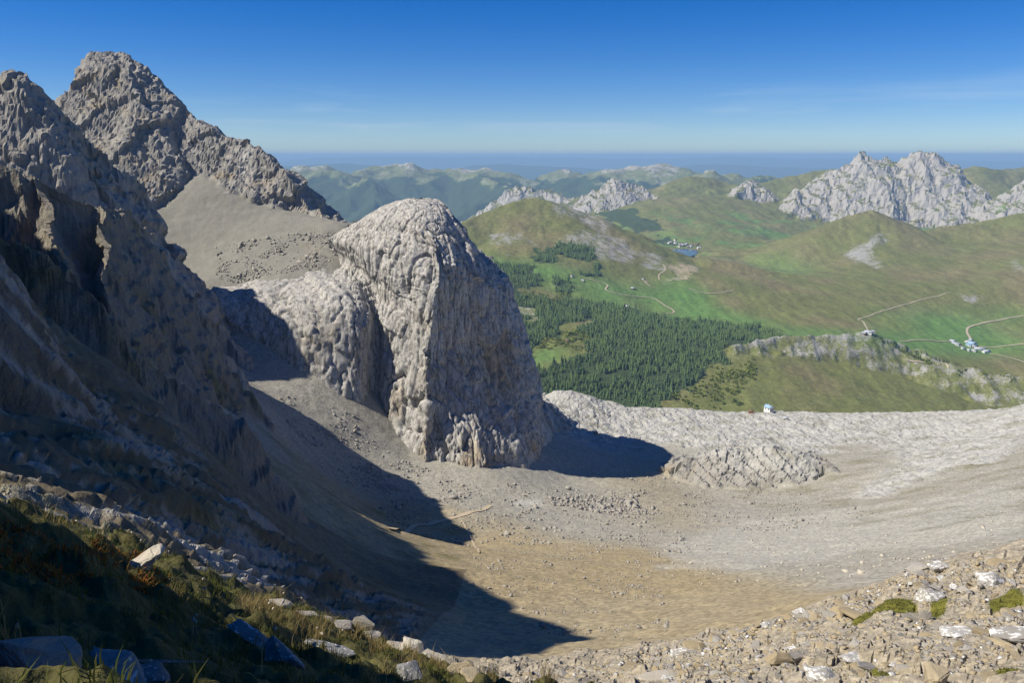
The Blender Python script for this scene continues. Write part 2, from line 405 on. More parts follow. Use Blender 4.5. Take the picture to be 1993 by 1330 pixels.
bowl = [tuple(at(*p)) for p in bowl_pts] + [
    (-40, 30, -14), (-22, 38, -22), (0, 42, -34), (20, 40, -32), (40, 34, -26), (-90, 40, 5), (-150, 80, 32), (-230, 170, 55), (-330, 300, 60), (-480, 480, 60),
    (-420, 700, 30), (-500, 850, 40), (-60, 0, 8), (-110, -30, 40), (60, 20, -21), (110, 50, -45), (-260, 330, 0), (-400, 560, 20),
    (0, 1010, -420), (150, 1010, -420), (300, 1010, -420), (500, 1000, -420), (700, 950, -400), (-150, 1010, -330), (-300, 1000, -200), (-600, 1000, -50), (0, 900, -330), (-100, 850, -250), (-200, 900, -180)]
base = TPS(bowl, 1e-5)
NA = Sheet(span((-112, -36, 0.7), (-36, 36, 0.114), (36, 62.1, 0.8)),
           span((38, 60, 0.8), (60, 180, 1.4), (180, 430, 1.6), (430, 560, 1.9), (560, 880, 1.4), (880, 960, 1.6), (960, 1151, 6)))
X, Y = NA.X, NA.Y
Zb = base(X, Y)
wam = 7 * np.clip(Y / 420, 0.3, 1)
wx = X + wam * fbm(X / 45, Y / 45, 4, 0.55, 1); wy = Y + wam * fbm(X / 45, Y / 45, 4, 0.55, 9)
def P(lst): return [at(*p) for p in lst]
def ext(dst, p): return [np.array(dst, float)] + p
def extr(p, dst): return p + [np.array(dst, float)]
R_peak = P([(120, 215, 880), (150, 165, 868), (163, 114, 852), (182, 99, 845), (230, 98, 840), (262, 120, 835), (300, 160, 830), (350, 207, 822), (400, 242, 812), (430, 262, 805), (465, 272, 798), (500, 282, 790), (530, 312, 782), (562, 366, 774), (600, 402, 762), (640, 416, 750), (690, 440, 738)])
R_peakf = P([(240, 100, 838), (268, 175, 808), (298, 245, 792), (345, 312, 782)])
R_peak2 = ext((-460, 560, 20), P([(0, 142, 560), (20, 132, 560), (45, 136, 560), (70, 156, 562), (125, 210, 575), (182, 268, 590), (238, 314, 600), (284, 350, 610)]))
R_peak2f = P([(40, 136, 560), (60, 250, 520), (150, 330, 500), (250, 400, 490)])
R_rib2 = ext((-400, 325, 75), ext((-300, 322, 55), P([(0, 312, 330), (40, 326, 330), (80, 346, 335), (150, 373, 340), (200, 396, 350), (245, 411, 390), (280, 440, 445), (315, 490, 485), (340, 546, 510), (370, 620, 520), (405, 705, 526), (430, 780, 528)])))
R_rib2b = P([(200, 396, 350), (215, 470, 322), (220, 560, 300)])
R_rib2c = P([(80, 346, 335), (90, 430, 305), (130, 520, 285)])
R_rib3b = (lambda q_: q_)(P([(0, 545, 150), (60, 585, 150), (110, 620, 152), (170, 670, 155), (230, 725, 160)]))
R_rib3 = P([(0, 468, 190), (60, 482, 190), (100, 506, 190), (150, 540, 190), (200, 582, 190), (235, 630, 191), (270, 682, 192), (330, 722, 196), (380, 756, 200), (440, 802, 206), (490, 850, 212)])
# the main crest of this mountainside runs outside the frame; its height follows from where its shade ends on the bowl floor
NA.Z0 = Zb
R_crest = [np.array((-120.0, -45.0, 42.0)), np.array((-108.0, 25.0, 42.0)), np.array((-105.0, 70.0, 40.0))]
for px_, py_ in [(1145, 1246), (1050, 1205), (960, 1160), (885, 1112), (780, 1050), (705, 972), (600, 905), (520, 840)]:
    p_ = NA.hit(px_, py_, 90, 700); h_ = sun_dir[:2] / math.hypot(*sun_dir[:2])
    dd_ = (p_[0] + 1.05 * p_[1]) / (-h_[0] - 1.05 * h_[1])
    R_crest.append(np.array([p_[0] + h_[0] * dd_, p_[1] + h_[1] * dd_, p_[2] + math.tan(SUN_EL) * dd_ + 1.0]))
R_crest.sort(key=lambda q_: q_[1])
R_crest = [np.array([q_[0], q_[1], min(q_[2], 114.0)]) for q_ in R_crest]
R_rib3 = [0.5 * (R_crest[6] + R_rib3[0]) - np.array([0, 0, 3.0])] + R_rib3
R_cast = [np.array(q, float) for q in [(-540, 430, 116), (-445, 500, 116), (-425, 524, 110)]]  # unseen ridge added left of the frame to shade the second peak
R_knoll = P([(1325, 892, 640), (1400, 884, 640), (1460, 880, 635), (1510, 876, 630), (1550, 884, 622), (1585, 905, 615)])
crests = [(R_peak, 0.95, 1.55), (R_peakf, 1.5, 1.5), (R_peak2[:6], 1.6, 1.9), (R_peak2[5:], 3.2, 3.4), (R_rib2, 2.0, 2.2), (R_rib2b, 2.4, 2.4), (R_rib2c, 2.2, 2.2),
          (R_rib3, 2.0, 1.9), (R_rib3b, 1.9, 1.8), (R_crest, 1.6, 2.1), (R_knoll, 0.45, 0.75), (R_cast, 1.6, 2.2)]
Zr = np.full(X.shape, -1e6)
for c_, sl, sr in crests: Zr = np.maximum(Zr, ridge(wx, wy, c_, sl, sr))
Z = np.maximum(Zb, Zr)
rock = sstep(-2.0, 2.5, Zr - Zb + 3 * fbm(X / 12, Y / 12, 3, 0.6, 21))
NA.Z = Z
def to_px(x, y, z):
    zc = y * cp - z * sp_
    return CX + F_PX * x / zc, CY - F_PX * (y * sp_ + z * cp) / zc
NA.Z0 = Z
def gp(pix, d0=None, d1=None, sheet=None):
    """photo pixels to ground points of a sheet"""
    return [(sheet or NA).hit(px, py, d0, d1) for px, py in pix]
# what the ground is made of, patch by patch (in plan)
ex, ey = X + 10 * fbm(X / 30, Y / 30, 4, 0.6, 31), Y + 10 * fbm(X / 30, Y / 30, 4, 0.6, 37)
def patch(pix, d0=None, d1=None): return inpoly(ex, ey, gp(pix, d0, d1))
spurw = patch([(385, 560), (480, 566), (640, 585), (720, 640), (745, 810), (700, 798), (600, 742), (480, 690)], 560, 700)
rock = np.maximum(rock, 0.0 * spurw)
karst = patch([(1035, 772), (1330, 798), (1700, 811), (1940, 806), (1990, 800), (1990, 880), (1900, 905), (1800, 935), (1720, 985), (1640, 975), (1760, 900), (1700, 860), (1560, 850), (1400, 850), (1300, 860), (1200, 850), (1100, 830), (1040, 800)], 500)
karst |= patch([(1320, 890), (1430, 880), (1560, 885), (1600, 930), (1480, 920), (1350, 905)], 560, 700)
kn = 30 * fbm(X / 60, Y / 40, 4, 0.6, 58)
karst |= (X > -25) & (X < 330) & (Y + 1.6 * kn > 715) & (Y < 960)
karst |= (X >= 330) & (Y + kn > 735 - 0.9 * (X - 330)) & (Y < 960) & (X < 800) & (Y + kn > 470)
rock = np.maximum(rock, karst)
ca, al = X * 0.93 - Y * 0.36, X * 0.36 + Y * 0.93
slabz = sstep(175, 130, Y) * sstep(-12, -22, X) * sstep(-105, -80, X)
slab = sstep(0.02, 0.16, fbm(ca / 4.5, al / 20, 4, 0.6, 77)) * slabz
rock = np.maximum(rock, slab)
pale = karst * 1.0
tanm = np.zeros(X.shape)
for pl in ([(1240, 1060), (1500, 1130), (1700, 1150), (1993, 1085), (1993, 1330), (700, 1330), (760, 1060), (960, 1000), (1150, 1060)],
           [(540, 850), (760, 960), (900, 1000), (780, 1100), (600, 1000)],
           [(1200, 900), (1330, 900), (1380, 1010), (1280, 1030), (1200, 960)]):
    tanm = np.maximum(tanm, inpoly(ex, ey, gp(pl, 90)) * (0.55 if pl[0] == (1200, 900) else 1.0))
tanm = np.maximum(blur(tanm, 14), (X < 10) * (Y < 330) * 0.8)

pale = blur(pale, 5)
for pl_ in ([(455, 275), (490, 282), (486, 320), (480, 352), (470, 340), (466, 300)],):
    pale = np.maximum(pale, 1.0 * inpoly(X, Y, gp(pl_, 600, 860)))
for pl_ in ([(578, 472), (600, 470), (606, 482), (585, 484)], [(580, 500), (612, 482), (630, 478), (622, 492), (590, 508)]):
    tanm = np.maximum(tanm, 1.0 * inpoly(X, Y, gp(pl_, 560, 800))); pale = np.maximum(pale, 0.5 * inpoly(X, Y, gp(pl_, 560, 800)))
pale = np.maximum(pale, 0.45 * patch([(1300, 1060), (1450, 1010), (1650, 990), (1900, 960), (1993, 940), (1993, 1050), (1700, 1070), (1450, 1110), (1280, 1110)], 200))
grass = sstep(0.15, 0.5, fbm(X / 22, Y / 22, 4, 0.6, 51)) * (X < -20) * (Y < 430) * 0.8
grass = np.maximum(grass, 0.9 * patch([(1990, 880), (1900, 905), (1830, 945), (1800, 960), (1850, 930), (1930, 900)], 300))
grass = np.maximum(grass, 0.55 * (fbm(X / 35, Y / 12, 4, 0.6, 57) > 0.32) * (karst | (X > 180)))
pond = blur(1.0 * inpoly(X + 1.5 * fbm(X / 5, Y / 5, 2, .5, 2), Y, gp([(996, 972), (1020, 975), (1052, 970), (1058, 980), (1040, 988), (1012, 988)], 300, 640)), 1)
pale = np.maximum(pale, 1.0 * pond); tanm = tanm * (1 - pond)
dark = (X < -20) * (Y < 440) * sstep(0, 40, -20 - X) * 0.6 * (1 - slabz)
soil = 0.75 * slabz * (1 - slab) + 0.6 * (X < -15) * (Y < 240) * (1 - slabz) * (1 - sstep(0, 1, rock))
soil = np.clip(soil, 0, 0.85)
# relief: rocks break into blocks, scree stays smooth with runnels
sm = sstep(0, 1, rock)
N = NA.normals()
d = 0.35 * fbm(X / 9, Y / 9, 4, 0.6, 61) * (1 - sm)
d = d + (1 - sm) * 0.9 * fbm(X / 60, Y / 25, 3, 0.5, 63)
def rockrelief(x, y, z, k=1.0):
    wq_ = 4 * n3(x / 23, y / 23, z / 23, 71)
    u = x + 0.5 * y + wq_; v = z - 0.5 * x + 3 * n3(x / 17, y / 17, z / 17, 72)
    b0, e0 = blocks(u / 34, v / 26, 4, 1.7); b1, e1 = blocks(u / 11, v / 9, 5); b2, e2 = blocks((x - 0.4 * y + wq_) / 4.2, (v + 0.3 * y) / 3.6, 8); b3, e3 = blocks(u / 1.7, v / 1.6, 9)
    bed = (z + 0.55 * x - 0.15 * y) / 8.5 + 0.9 * n3(x / 40, y / 40, z / 40, 74); sw = bed - np.floor(bed)
    cr = np.exp(-np.abs(n3((x + wq_) / 10, y / 10, v / 34, 31)) * 26) * 1.8 + np.exp(-np.abs(n3(x / 4, y / 4, v / 11, 32)) * 16) * 0.7
    f = 1 - 0.45 * sstep(500, 580, y)
    q = 3.6 * ridged3(x / 46, y / 46, z / 60, 3, 0.5, 3) + 4.2 * b0 + f * (1.6 * b1 + 0.8 * b2 + 0.4 * b3 - cr) + 2.4 * sw * sw
    return k * q
amp = sm * np.where(karst & (Zr < Zb), 0.55, 1.0) * np.clip(Y / 300, 0.25, 1)
msk = sm > 0.02
rr = np.zeros(X.shape)
nf = sstep(575, 520, Y[msk])
rr[msk] = np.clip(rockrelief(X[msk], Y[msk], Z[msk]) * (1 - 0.4 * nf) - 2.2 + 0.4 * nf, -9 + 6.5 * nf, 9 - 6 * nf)
kn_ = karst & msk; rr[kn_] += 1.5
km = karst & msk & (Zr < Zb)
kb, ke = blocks((X[km] + 0.3 * Y[km]) / 7, (Y[km] + 5 * n2(X[km] / 20, Y[km] / 20, 3)) / 13, 7)
rr[km] = 5.0 * (ridged(X[km] / 30, Y[km] / 55, 4, 0.6, 62) - 0.5) + 1.3 * kb - 2.2 * np.exp(-np.abs(n2(X[km] / 11, Y[km] / 24, 64)) * 16) + 1.2 * fbm(X[km] / 5, Y[km] / 9, 3, 0.6, 66)
sb, se = blocks(ca / 2.2, al / 8, 12)
d = d + amp * rr * (1 - 0.6 * slabz) + slabz * (1.1 * sb + 1.3 * fbm(ca / 5, al / 26, 3, 0.6, 79))
V = np.stack([X, Y, Z], -1) + N * d[..., None]
NA.V = V; NA.Z0 = V[..., 2].copy()
NA.attrs = dict(rock=sm, tan=tanm, pale=blur(pale, 2), grass=blur(grass, 2), dark=dark, soil=soil, scree_shade=blur(1.0 * ((X < -40) & (Y > 600) & (Z > -125)), 12))
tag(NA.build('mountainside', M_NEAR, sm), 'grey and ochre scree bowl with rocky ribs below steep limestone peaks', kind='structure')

# ------------------------------------------------------------------ the limestone pinnacle (a loft of plan outlines)
SPUR = {-285: [(380, 619), (480, 598), (600, 582), (690, 588), (722, 602), (744, 608)], -240: [(385, 624), (485, 604), (602, 590), (694, 597), (724, 612), (744, 624)],
        -205: [(390, 632), (490, 612), (604, 598), (698, 604), (722, 626), (737, 630)], -165: [(395, 640), (500, 620), (608, 608), (702, 612), (724, 636), (737, 640)],
        -135: [(400, 648), (505, 628), (612, 616), (700, 620), (722, 646), (733, 650)], -115: [(420, 664), (520, 648), (620, 640), (690, 643), (712, 666), (727, 670)],
        -100: [(640, 716), (650, 712), (662, 704), (680, 694), (694, 688), (708, 676)], -80: [(640, 722), (642, 719), (645, 714), (655, 704), (668, 694), (684, 682)],
        -63: [(700, 716), (698, 714), (696, 710), (696, 702), (702, 694), (712, 685)], -51: [(740, 706), (738, 704), (737, 701), (738, 697), (741, 693), (745, 687)],
        -43.5: [(786, 699), (785, 698), (784, 696), (784, 694), (786, 691), (789, 689)], -42.0: [(808, 694), (808, 694), (808, 693), (808, 693), (809, 693), (810, 692)]}
LV = [
 (-285, [(755, 612), (788, 588), (830, 564), (842, 562), (905, 556), (962, 558), (1064, 640), (1055, 745), (880, 805), (600, 785)]),
 (-240, [(755, 618), (786, 596), (828, 579), (840, 580), (905, 583), (953, 590), (1046, 648), (1040, 738), (880, 800), (600, 785)]),
 (-205, [(744, 630), (756, 616), (826, 596), (834, 597), (890, 610), (950, 628), (1030, 672), (1030, 738), (880, 795), (610, 780)]),
 (-165, [(742, 642), (754, 630), (826, 608), (834, 610), (890, 632), (950, 652), (1010, 690), (1005, 742), (880, 790), (620, 780)]),
 (-135, [(738, 650), (756, 636), (834, 612), (843, 614), (892, 634), (948, 655), (992, 692), (986, 740), (880, 786), (620, 780)]),
 (-115, [(736, 656), (758, 640), (838, 615), (847, 617), (895, 634), (942, 655), (980, 692), (976, 738), (880, 785), (640, 775)]),
 (-100, [(722, 660), (770, 636), (848, 619), (856, 620), (902, 634), (928, 657), (945, 692), (940, 732), (870, 775), (660, 760)]),
 (-80, [(702, 670), (760, 644), (842, 630), (852, 631), (885, 642), (905, 662), (912, 692), (905, 727), (850, 760), (670, 748)]),
 (-63, [(722, 676), (765, 656), (826, 645), (838, 646), (868, 653), (886, 670), (890, 694), (880, 717), (835, 740), (728, 732)]),
 (-51, [(750, 682), (775, 670), (818, 662), (828, 662), (852, 668), (867, 680), (869, 695), (860, 710), (830, 723), (760, 717)]),
 (-43.5, [(792, 687), (802, 683), (820, 681), (826, 681), (836, 683), (846, 689), (847, 695), (838, 701), (822, 705), (796, 702)]),
 (-42.0, [(811, 692), (814, 691), (817, 691), (819, 691), (821, 691), (823, 693), (823, 694), (821, 696), (817, 697), (810, 695)])]
LV = [(z_, SPUR[z_] + row) for z_, row in LV]
ctrl = 0.953 * np.array([[(x_at(px, D_, z_ + 0.009 * D_), D_, z_ + 0.009 * D_) for px, D_ in row] for z_, row in LV])
def crom(Pm, t, axis, closed):
    n = Pm.shape[axis]; i = np.floor(t).astype(int); f = (t - i)
    g = (lambda k: np.take(Pm, k % n, axis)) if closed else (lambda k: np.take(Pm, np.clip(k, 0, n - 1), axis))
    sh = [1] * Pm.ndim; sh[axis] = len(t); f = f.reshape(sh)
    p0, p1, p2, p3 = g(i - 1), g(i), g(i + 1), g(i + 2)
    return 0.5 * (2 * p1 + (p2 - p0) * f + (2 * p0 - 5 * p1 + 4 * p2 - p3) * f * f + (3 * p1 - p0 - 3 * p2 + p3) * f ** 3)
tt = np.concatenate([np.linspace(0, 4, 120, endpoint=False), np.linspace(4, 12, 330, endpoint=False), np.linspace(12, 16, 40, endpoint=False)])
ring = crom(ctrl, tt, 1, True)
tv = np.linspace(0, len(LV) - 1, 280)
G = crom(ring, tv, 0, False)
def closed_normals(G):
    du = np.roll(G, -1, 1) - np.roll(G, 1, 1); dv = np.gradient(G, axis=0)
    n_ = np.cross(du, dv); return n_ / (np.linalg.norm(n_, axis=-1, keepdims=True) + 1e-9)
Nn = closed_normals(G)
x_, y_, z_ = G[..., 0], G[..., 1], G[..., 2]
wq = 5 * n3(x_ / 24, y_ / 24, z_ / 34, 71); lx = x_ + 0.6 * y_ + wq; lz = z_ + 0.3 * x_ + 4 * n3(x_ / 17, y_ / 17, z_ / 17, 72)
flut = ridged3(x_ / 40, y_ / 40, z_ / 120, 3, 0.5, 4) * 5.5
b0, e0 = blocks(lx / 24, lz / 48, 4, 2.0); b1, e1 = blocks(lx / 9, lz / 22, 5, 2.0); b2, e2 = blocks((x_ + 0.3 * y_ + wq) / 4.0, lz / 8, 8); b3, e3 = blocks(lx / 1.7, lz / 2.6, 9)
crack = 3.4 * np.exp(-np.abs(n3((x_ + wq) / 14, y_ / 14, z_ / 75, 31)) * 30) + 1.7 * np.exp(-np.abs(n3((x_ + wq) / 5.5, y_ / 5.5, z_ / 30, 32)) * 18) + 0.7 * np.exp(-np.abs(n3(x_ / 2.4, y_ / 2.4, z_ / 11, 34)) * 11)
bed = (z_ + 0.25 * x_) / 13 + 0.8 * n3(x_ / 40, y_ / 40, z_ / 40, 74); sw = bed - np.floor(bed)
gd = flut - 3.0 + 3.2 * b0 + 1.7 * b1 + 0.6 * b2 + 0.3 * b3 + 0.4 * sw * sw - 1.35 * crack
gd = gd * (1 - 0.35 * sstep(-98, -118, x_))
gd = gd * sstep(-42, -60, z_) + (1 - sstep(-42, -60, z_)) * (0.35 * gd)
G = G + Nn * gd[..., None]
nr, na = G.shape[:2]
ii = (np.arange(nr - 1)[:, None] * na + np.arange(na)[None, :])
jj = (np.arange(nr - 1)[:, None] * na + (np.arange(na)[None, :] + 1) % na)
Q = np.stack([ii.ravel(), jj.ravel(), (jj + na).ravel(), (ii + na).ravel()], 1)
stain = sstep(-90, -190, z_) * 0.9 + 0.1
po = mesh_obj('rock_pinnacle', G.reshape(-1, 3), Q, M_LIME, dict(stain=stain), smooth=False)
tag(po, 'tall pale limestone pinnacle with rounded top standing above the scree bowl', kind='structure')

# ------------------------------------------------------------------ valley: forest, meadows, hay hills
vp = [(1060, 775, 2000), (1200, 795, 2000), (1040, 720, 2150), (1150, 720, 2150), (1300, 745, 2120), (1040, 690, 2260), (1000, 640, 2500), (1150, 650, 2450), (1300, 680, 2350), (1400, 660, 2450),
      (940, 560, 2900), (1050, 570, 2950), (1150, 590, 2920), (1280, 615, 2880), (1420, 640, 2700), (1520, 645, 2680), (930, 510, 3220), (1000, 500, 3300), (1100, 530, 3170), (1250, 570, 3170),
      (1350, 600, 3050), (1500, 620, 2930), (1600, 630, 2880), (950, 470, 3520), (1050, 470, 3560), (1150, 480, 3600), (1250, 520, 3500), (1350, 540, 3430), (1450, 560, 3350), (1600, 590, 3200), (1700, 600, 3150),
      (1700, 640, 2880), (1850, 665, 2880), (1993, 665, 2920), (1890, 682, 2830), (1993, 700, 2700), (1850, 620, 3150), (1993, 600, 3280), (1750, 560, 3480), (1850, 560, 3500), (1993, 540, 3550),
      (1600, 480, 4500), (1700, 480, 4300), (1850, 490, 4200), (1993, 470, 4250), (1650, 535, 3850), (1850, 530, 3820), (1560, 520, 4300), (1480, 505, 4700), (1400, 500, 4700)]
vpts = [tuple(at(*p)) for p in vp] + [(-300, 2000, -640), (-400, 3000, -700), (-300, 3600, -560), (-500, 4300, -700), (0, 4600, -640), (500, 4700, -640), (900, 4900, -640), (0, 5400, -700), (1000, 5500, -640), (2000, 5300, -600), (3000, 5000, -480),
        (-200, 1200, -640), (400, 1200, -680), (1200, 1400, -700), (600, 1700, -720), (1300, 1900, -760), (2000, 2000, -760), (2600, 3000, -600), (3200, 4000, -350)]
vpts = vpts[:len(vp)] + [(x_, y_, z_ + 0.009 * y_) for x_, y_, z_ in vpts[len(vp):]]
VS = Sheet(span((-8, 36.5, 0.1), (36.5, 44, 0.6)), span((1000, 1900, 30), (1900, 2700, 4.5), (2700, 4000, 9), (4000, 5900, 16)))
X, Y = VS.X, VS.Y
Zb = TPS(vpts, 1e-5)(X, Y)
wx = X + 18 * fbm(X / 160, Y / 160, 4, 0.55, 1); wy = Y + 18 * fbm(X / 160, Y / 160, 4, 0.55, 9)
hill = P([(860, 462, 3500), (890, 441, 3700), (940, 413, 3900), (1000, 391, 4000), (1050, 384, 4050), (1100, 400, 4050), (1150, 415, 4050), (1200, 440, 4000), (1250, 465, 3950), (1300, 491, 3900), (1330, 500, 3870), (1360, 503, 3850), (1420, 509, 3800), (1500, 526, 3750), (1600, 546, 3700), (1680, 550, 3700)])
hillr = P([(2150, 380, 4500), (1993, 413, 4600), (1900, 433, 4600), (1800, 448, 4600), (1760, 440, 4650), (1700, 408, 4700), (1640, 421, 4700), (1590, 442, 4800), (1550, 467, 4900), (1500, 492, 5000)])
strata = P([(1340, 745, 2180), (1400, 702, 2280), (1450, 672, 2360), (1500, 658, 2420), (1560, 655, 2450), (1690, 650, 2500), (1720, 672, 2470), (1760, 700, 2420), (1850, 712, 2380), (1900, 722, 2350), (1993, 738, 2300), (2150, 775, 2200)])
Zh = ridge(wx, wy, hill, 0.5, 0.42); Zs = ridge(wx, wy, strata, 0.35, 0.78); Zq = ridge(wx, wy, hillr, 0.42, 0.5)
Z = np.maximum(np.maximum(Zb, Zh), np.maximum(Zs, Zq))
LZ = float(at(1332, 491.5, 5000)[2])
lk = [at(px, py, 1.0) for px, py in [(1303, 486.5), (1318, 485), (1340, 485), (1352, 486.5), (1358, 490), (1356, 495), (1345, 499), (1320, 499), (1308, 494)]]
lk = np.array([q * (LZ / q[2]) for q in lk]); lkc = lk.mean(0)
def basin(X, Y, Z):
    m = inpoly(lkc[0] + (X - lkc[0]) / 1.25, lkc[1] + (Y - lkc[1]) / 1.25, lk)
    w = sstep(0.045, 0.018, np.abs(X / Y - lkc[0] / lkc[1])) * sstep(lkc[1] - 140, lkc[1] - 220, Y) * sstep(3900, 4150, Y) * sstep(lkc[1] + 260, lkc[1] + 120, Y)
    w = np.maximum(w, blur(m * 1.0, 2))
    zt = np.minimum(at(1330, 500.5, 1.0)[2] * Y - 5.0, LZ - 3.0) if Y.max() > lkc[1] + 900 else np.where(Y > lkc[1] - 160, LZ - 3.0, at(1330, 500.5, 1.0)[2] * Y - 5.0)
    return Z - w * np.maximum(0, Z - zt)
# soften the joins
VS.Z = Z + 4 * fbm(X / 120, Y / 120, 5, 0.5, 41) * sstep(1900, 2200, Y)
# horizontal strata bands on the near ridge
band = np.sin(VS.Z / 7.5 + 2 * fbm(X / 90, Y / 90, 3, 0.5, 43)); onS = (Zs >= Z - 1.0) & (wy < 2600)
VS.Z = VS.Z + onS * 2.0 * band + onS * 17 * (ridged(X / 75, Y / 260, 3, 0.5, 45) - 0.3)
VS.Z = basin(X, Y, VS.Z)
VS.Z0 = VS.Z.copy()
ex, ey = X + 40 * fbm(X / 110, Y / 110, 4, 0.6, 31), Y + 40 * fbm(X / 110, Y / 110, 4, 0.6, 37)
def vpoly(pix): return gp(pix, 1300, 4900, VS)
wood_polys = [vpoly(p) for p in (
    [(900, 520), (960, 515), (1040, 520), (1050, 545), (1040, 560), (990, 575), (940, 580), (900, 585)],
    [(1070, 548), (1112, 552), (1112, 572), (1075, 570)],
    [(960, 585), (1050, 580), (1150, 590), (1230, 600), (1300, 618), (1440, 632), (1520, 648), (1530, 655), (1470, 660), (1400, 700), (1340, 745), (1300, 792), (1030, 790), (1010, 720), (1005, 650)],
    [(1035, 482), (1050, 482), (1055, 500), (1090, 476), (1155, 485), (1152, 505), (1100, 500), (1060, 515), (1035, 505)],
    [(1140, 535), (1165, 512), (1185, 520), (1150, 545)])]
clear_polys = [vpoly(p) for p in (
    [(1060, 660), (1130, 625), (1140, 650), (1145, 690), (1100, 705), (1050, 720), (1010, 715), (1020, 695)],
    [(1015, 690), (1050, 680), (1040, 715), (1012, 712)],
    [(990, 600), (1060, 600), (1040, 625), (1000, 618)])]
wood = np.zeros(X.shape)
for p_ in wood_polys: wood = np.maximum(wood, inpoly(ex, ey, p_))
for p_ in clear_polys: wood = wood * (1 - inpoly(ex, ey, p_))
green = np.zeros(X.shape)
for p_ in ([(940, 500), (1100, 520), (1250, 560), (1400, 600), (1560, 640), (1700, 645), (1700, 600), (1993, 600), (1993, 690), (1860, 690), (1700, 660), (1300, 640), (1150, 590), (940, 520)],
           [(1200, 560), (1330, 540), (1420, 590), (1330, 600)], [(1010, 690), (1080, 680), (1080, 710), (1010, 715)], [(1560, 520), (1480, 500), (1400, 495), (1450, 510), (1600, 540)]):
    green = np.maximum(green, 0.9 * inpoly(ex, ey, vpoly(p_)))
green = green * sstep(-0.9, -0.1, fbm(X / 260, Y / 260, 4, 0.6, 71))
brown = sstep(0.05, 0.9, fbm(X / 300, Y / 300, 4, 0.6, 73) + 0.25 * (Y > 3300))
rk = 0.18 * np.ones(X.shape)
rk = np.maximum(rk, onS * (0.45 + 0.18 * band + 0.10 * fbm(X / 60, Y / 200, 3, 0.6, 46)))
for p_, v in (([(1490, 656), (1690, 650), (1690, 680), (1500, 680), (1420, 700), (1450, 672)], 0.47), ([(1080, 460), (1180, 455), (1240, 480), (1230, 510), (1150, 505), (1080, 478)], 0.55),
              ([(980, 585), (1070, 590), (1060, 630), (990, 615)], 0.5), ([(1240, 490), (1300, 500), (1290, 530), (1250, 520)], 0.55), ([(1300, 520), (1360, 505), (1350, 540), (1300, 550)], 0.6),
              ([(1650, 490), (1720, 450), (1730, 465), (1690, 495), (1720, 510), (1700, 525), (1660, 500)], 0.7), ([(1960, 510), (1993, 500), (1993, 540), (1965, 525)], 0.6),
              ([(1040, 390), (1110, 395), (1190, 430), (1200, 460), (1120, 430)], 0.5), ([(940, 455), (1030, 450), (1040, 475), (960, 480)], 0.5), ([(1870, 580), (1900, 575), (1910, 592), (1880, 597)], 0.65)):
    rk = np.maximum(rk, v * inpoly(ex, ey, vpoly(p_)))
warm = np.maximum(inpoly(ex, ey, vpoly([(1300, 505), (1360, 500), (1350, 545), (1300, 550)])), inpoly(ex, ey, vpoly([(1070, 440), (1110, 438), (1110, 452), (1075, 455)]))) * 0.7
VS.attrs = dict(wood=wood, green=blur(green, 8), brown=blur(brown * (1 - onS * 0.7), 3), rock=blur(rk, 2), warm=blur(warm, 2))
tag(VS.build('valley_ground', M_ALP), 'green alpine valley with meadows, hay hills and banded rocky slopes', kind='structure')

# ------------------------------------------------------------------ limestone mountains across the valley
mp = [(1330, 487, 5000), (1370, 488, 5050), (1300, 440, 5900), (1250, 405, 6500), (1400, 430, 6100), (1480, 460, 5650), (1560, 470, 5300), (1200, 420, 6500), (1400, 465, 5400), (1350, 380, 7200), (1450, 400, 6700)]
mpts = [tuple(at(*p)) for p in mp] + [(-400, 6000, -1000), (-1000, 8000, -1250), (300, 5200, -900), (600, 5000, -700), (3000, 5400, -660), (4500, 6000, -600), (4000, 8500, -500), (2000, 9000, -600), (0, 9500, -1200), (5500, 8000, -300), (1800, 5600, -640), (2600, 6200, -650), (3300, 6000, -640), (3600, 7000, -560)]
mpts = mpts[:len(mp)] + [(x_, y_, z_ + 0.009 * y_) for x_, y_, z_ in mpts[len(mp):]]
MS = Sheet(span((-12, 36.5, 0.1), (36.5, 46, 0.8)), span((4850, 6000, 20), (6000, 8400, 13), (8400, 11500, 40)))
X, Y = MS.X, MS.Y
Zb = TPS(mpts, 1e-5)(X, Y)
wx = X + 45 * fbm(X / 260, Y / 260, 5, 0.6, 3); wy = Y + 45 * fbm(X / 260, Y / 260, 5, 0.6, 19)
lime = [(P([(1500, 455, 6250), (1530, 420, 6500), (1545, 392, 6700), (1560, 377, 6800), (1600, 350, 6900), (1640, 320, 7000), (1672, 300, 7000), (1685, 296, 7000), (1700, 303, 7050), (1745, 326, 7250), (1775, 305, 7050), (1792, 293, 7000), (1818, 294, 7000), (1830, 306, 7000), (1850, 340, 6980), (1872, 372, 6900), (1900, 402, 6700)]), 0.75, 0.9),
        (P([(1685, 298, 7000), (1688, 350, 6800), (1692, 425, 6450)]), 1.0, 1.1), (P([(1795, 294, 7000), (1775, 350, 6800), (1745, 425, 6500)]), 1.0, 1.0), (P([(1820, 296, 7000), (1840, 370, 6750), (1830, 430, 6450)]), 0.9, 0.9),
        (P([(1130, 400, 7000), (1160, 378, 7150), (1182, 357, 7200), (1205, 352, 7200), (1240, 366, 7200), (1290, 388, 7050), (1325, 406, 6850)]), 0.6, 0.75),
        (P([(1475, 352, 7350), (1462, 346, 7300), (1440, 378, 7050), (1400, 425, 6650)]), 0.8, 0.8),
        (P([(985, 374, 8500), (1018, 362, 8500), (1060, 366, 8500), (1100, 381, 8350), (1135, 397, 8100)]), 0.6, 0.7),
        (P([(2100, 330, 6500), (1993, 358, 6500), (1955, 415, 6250)]), 0.6, 0.7)]
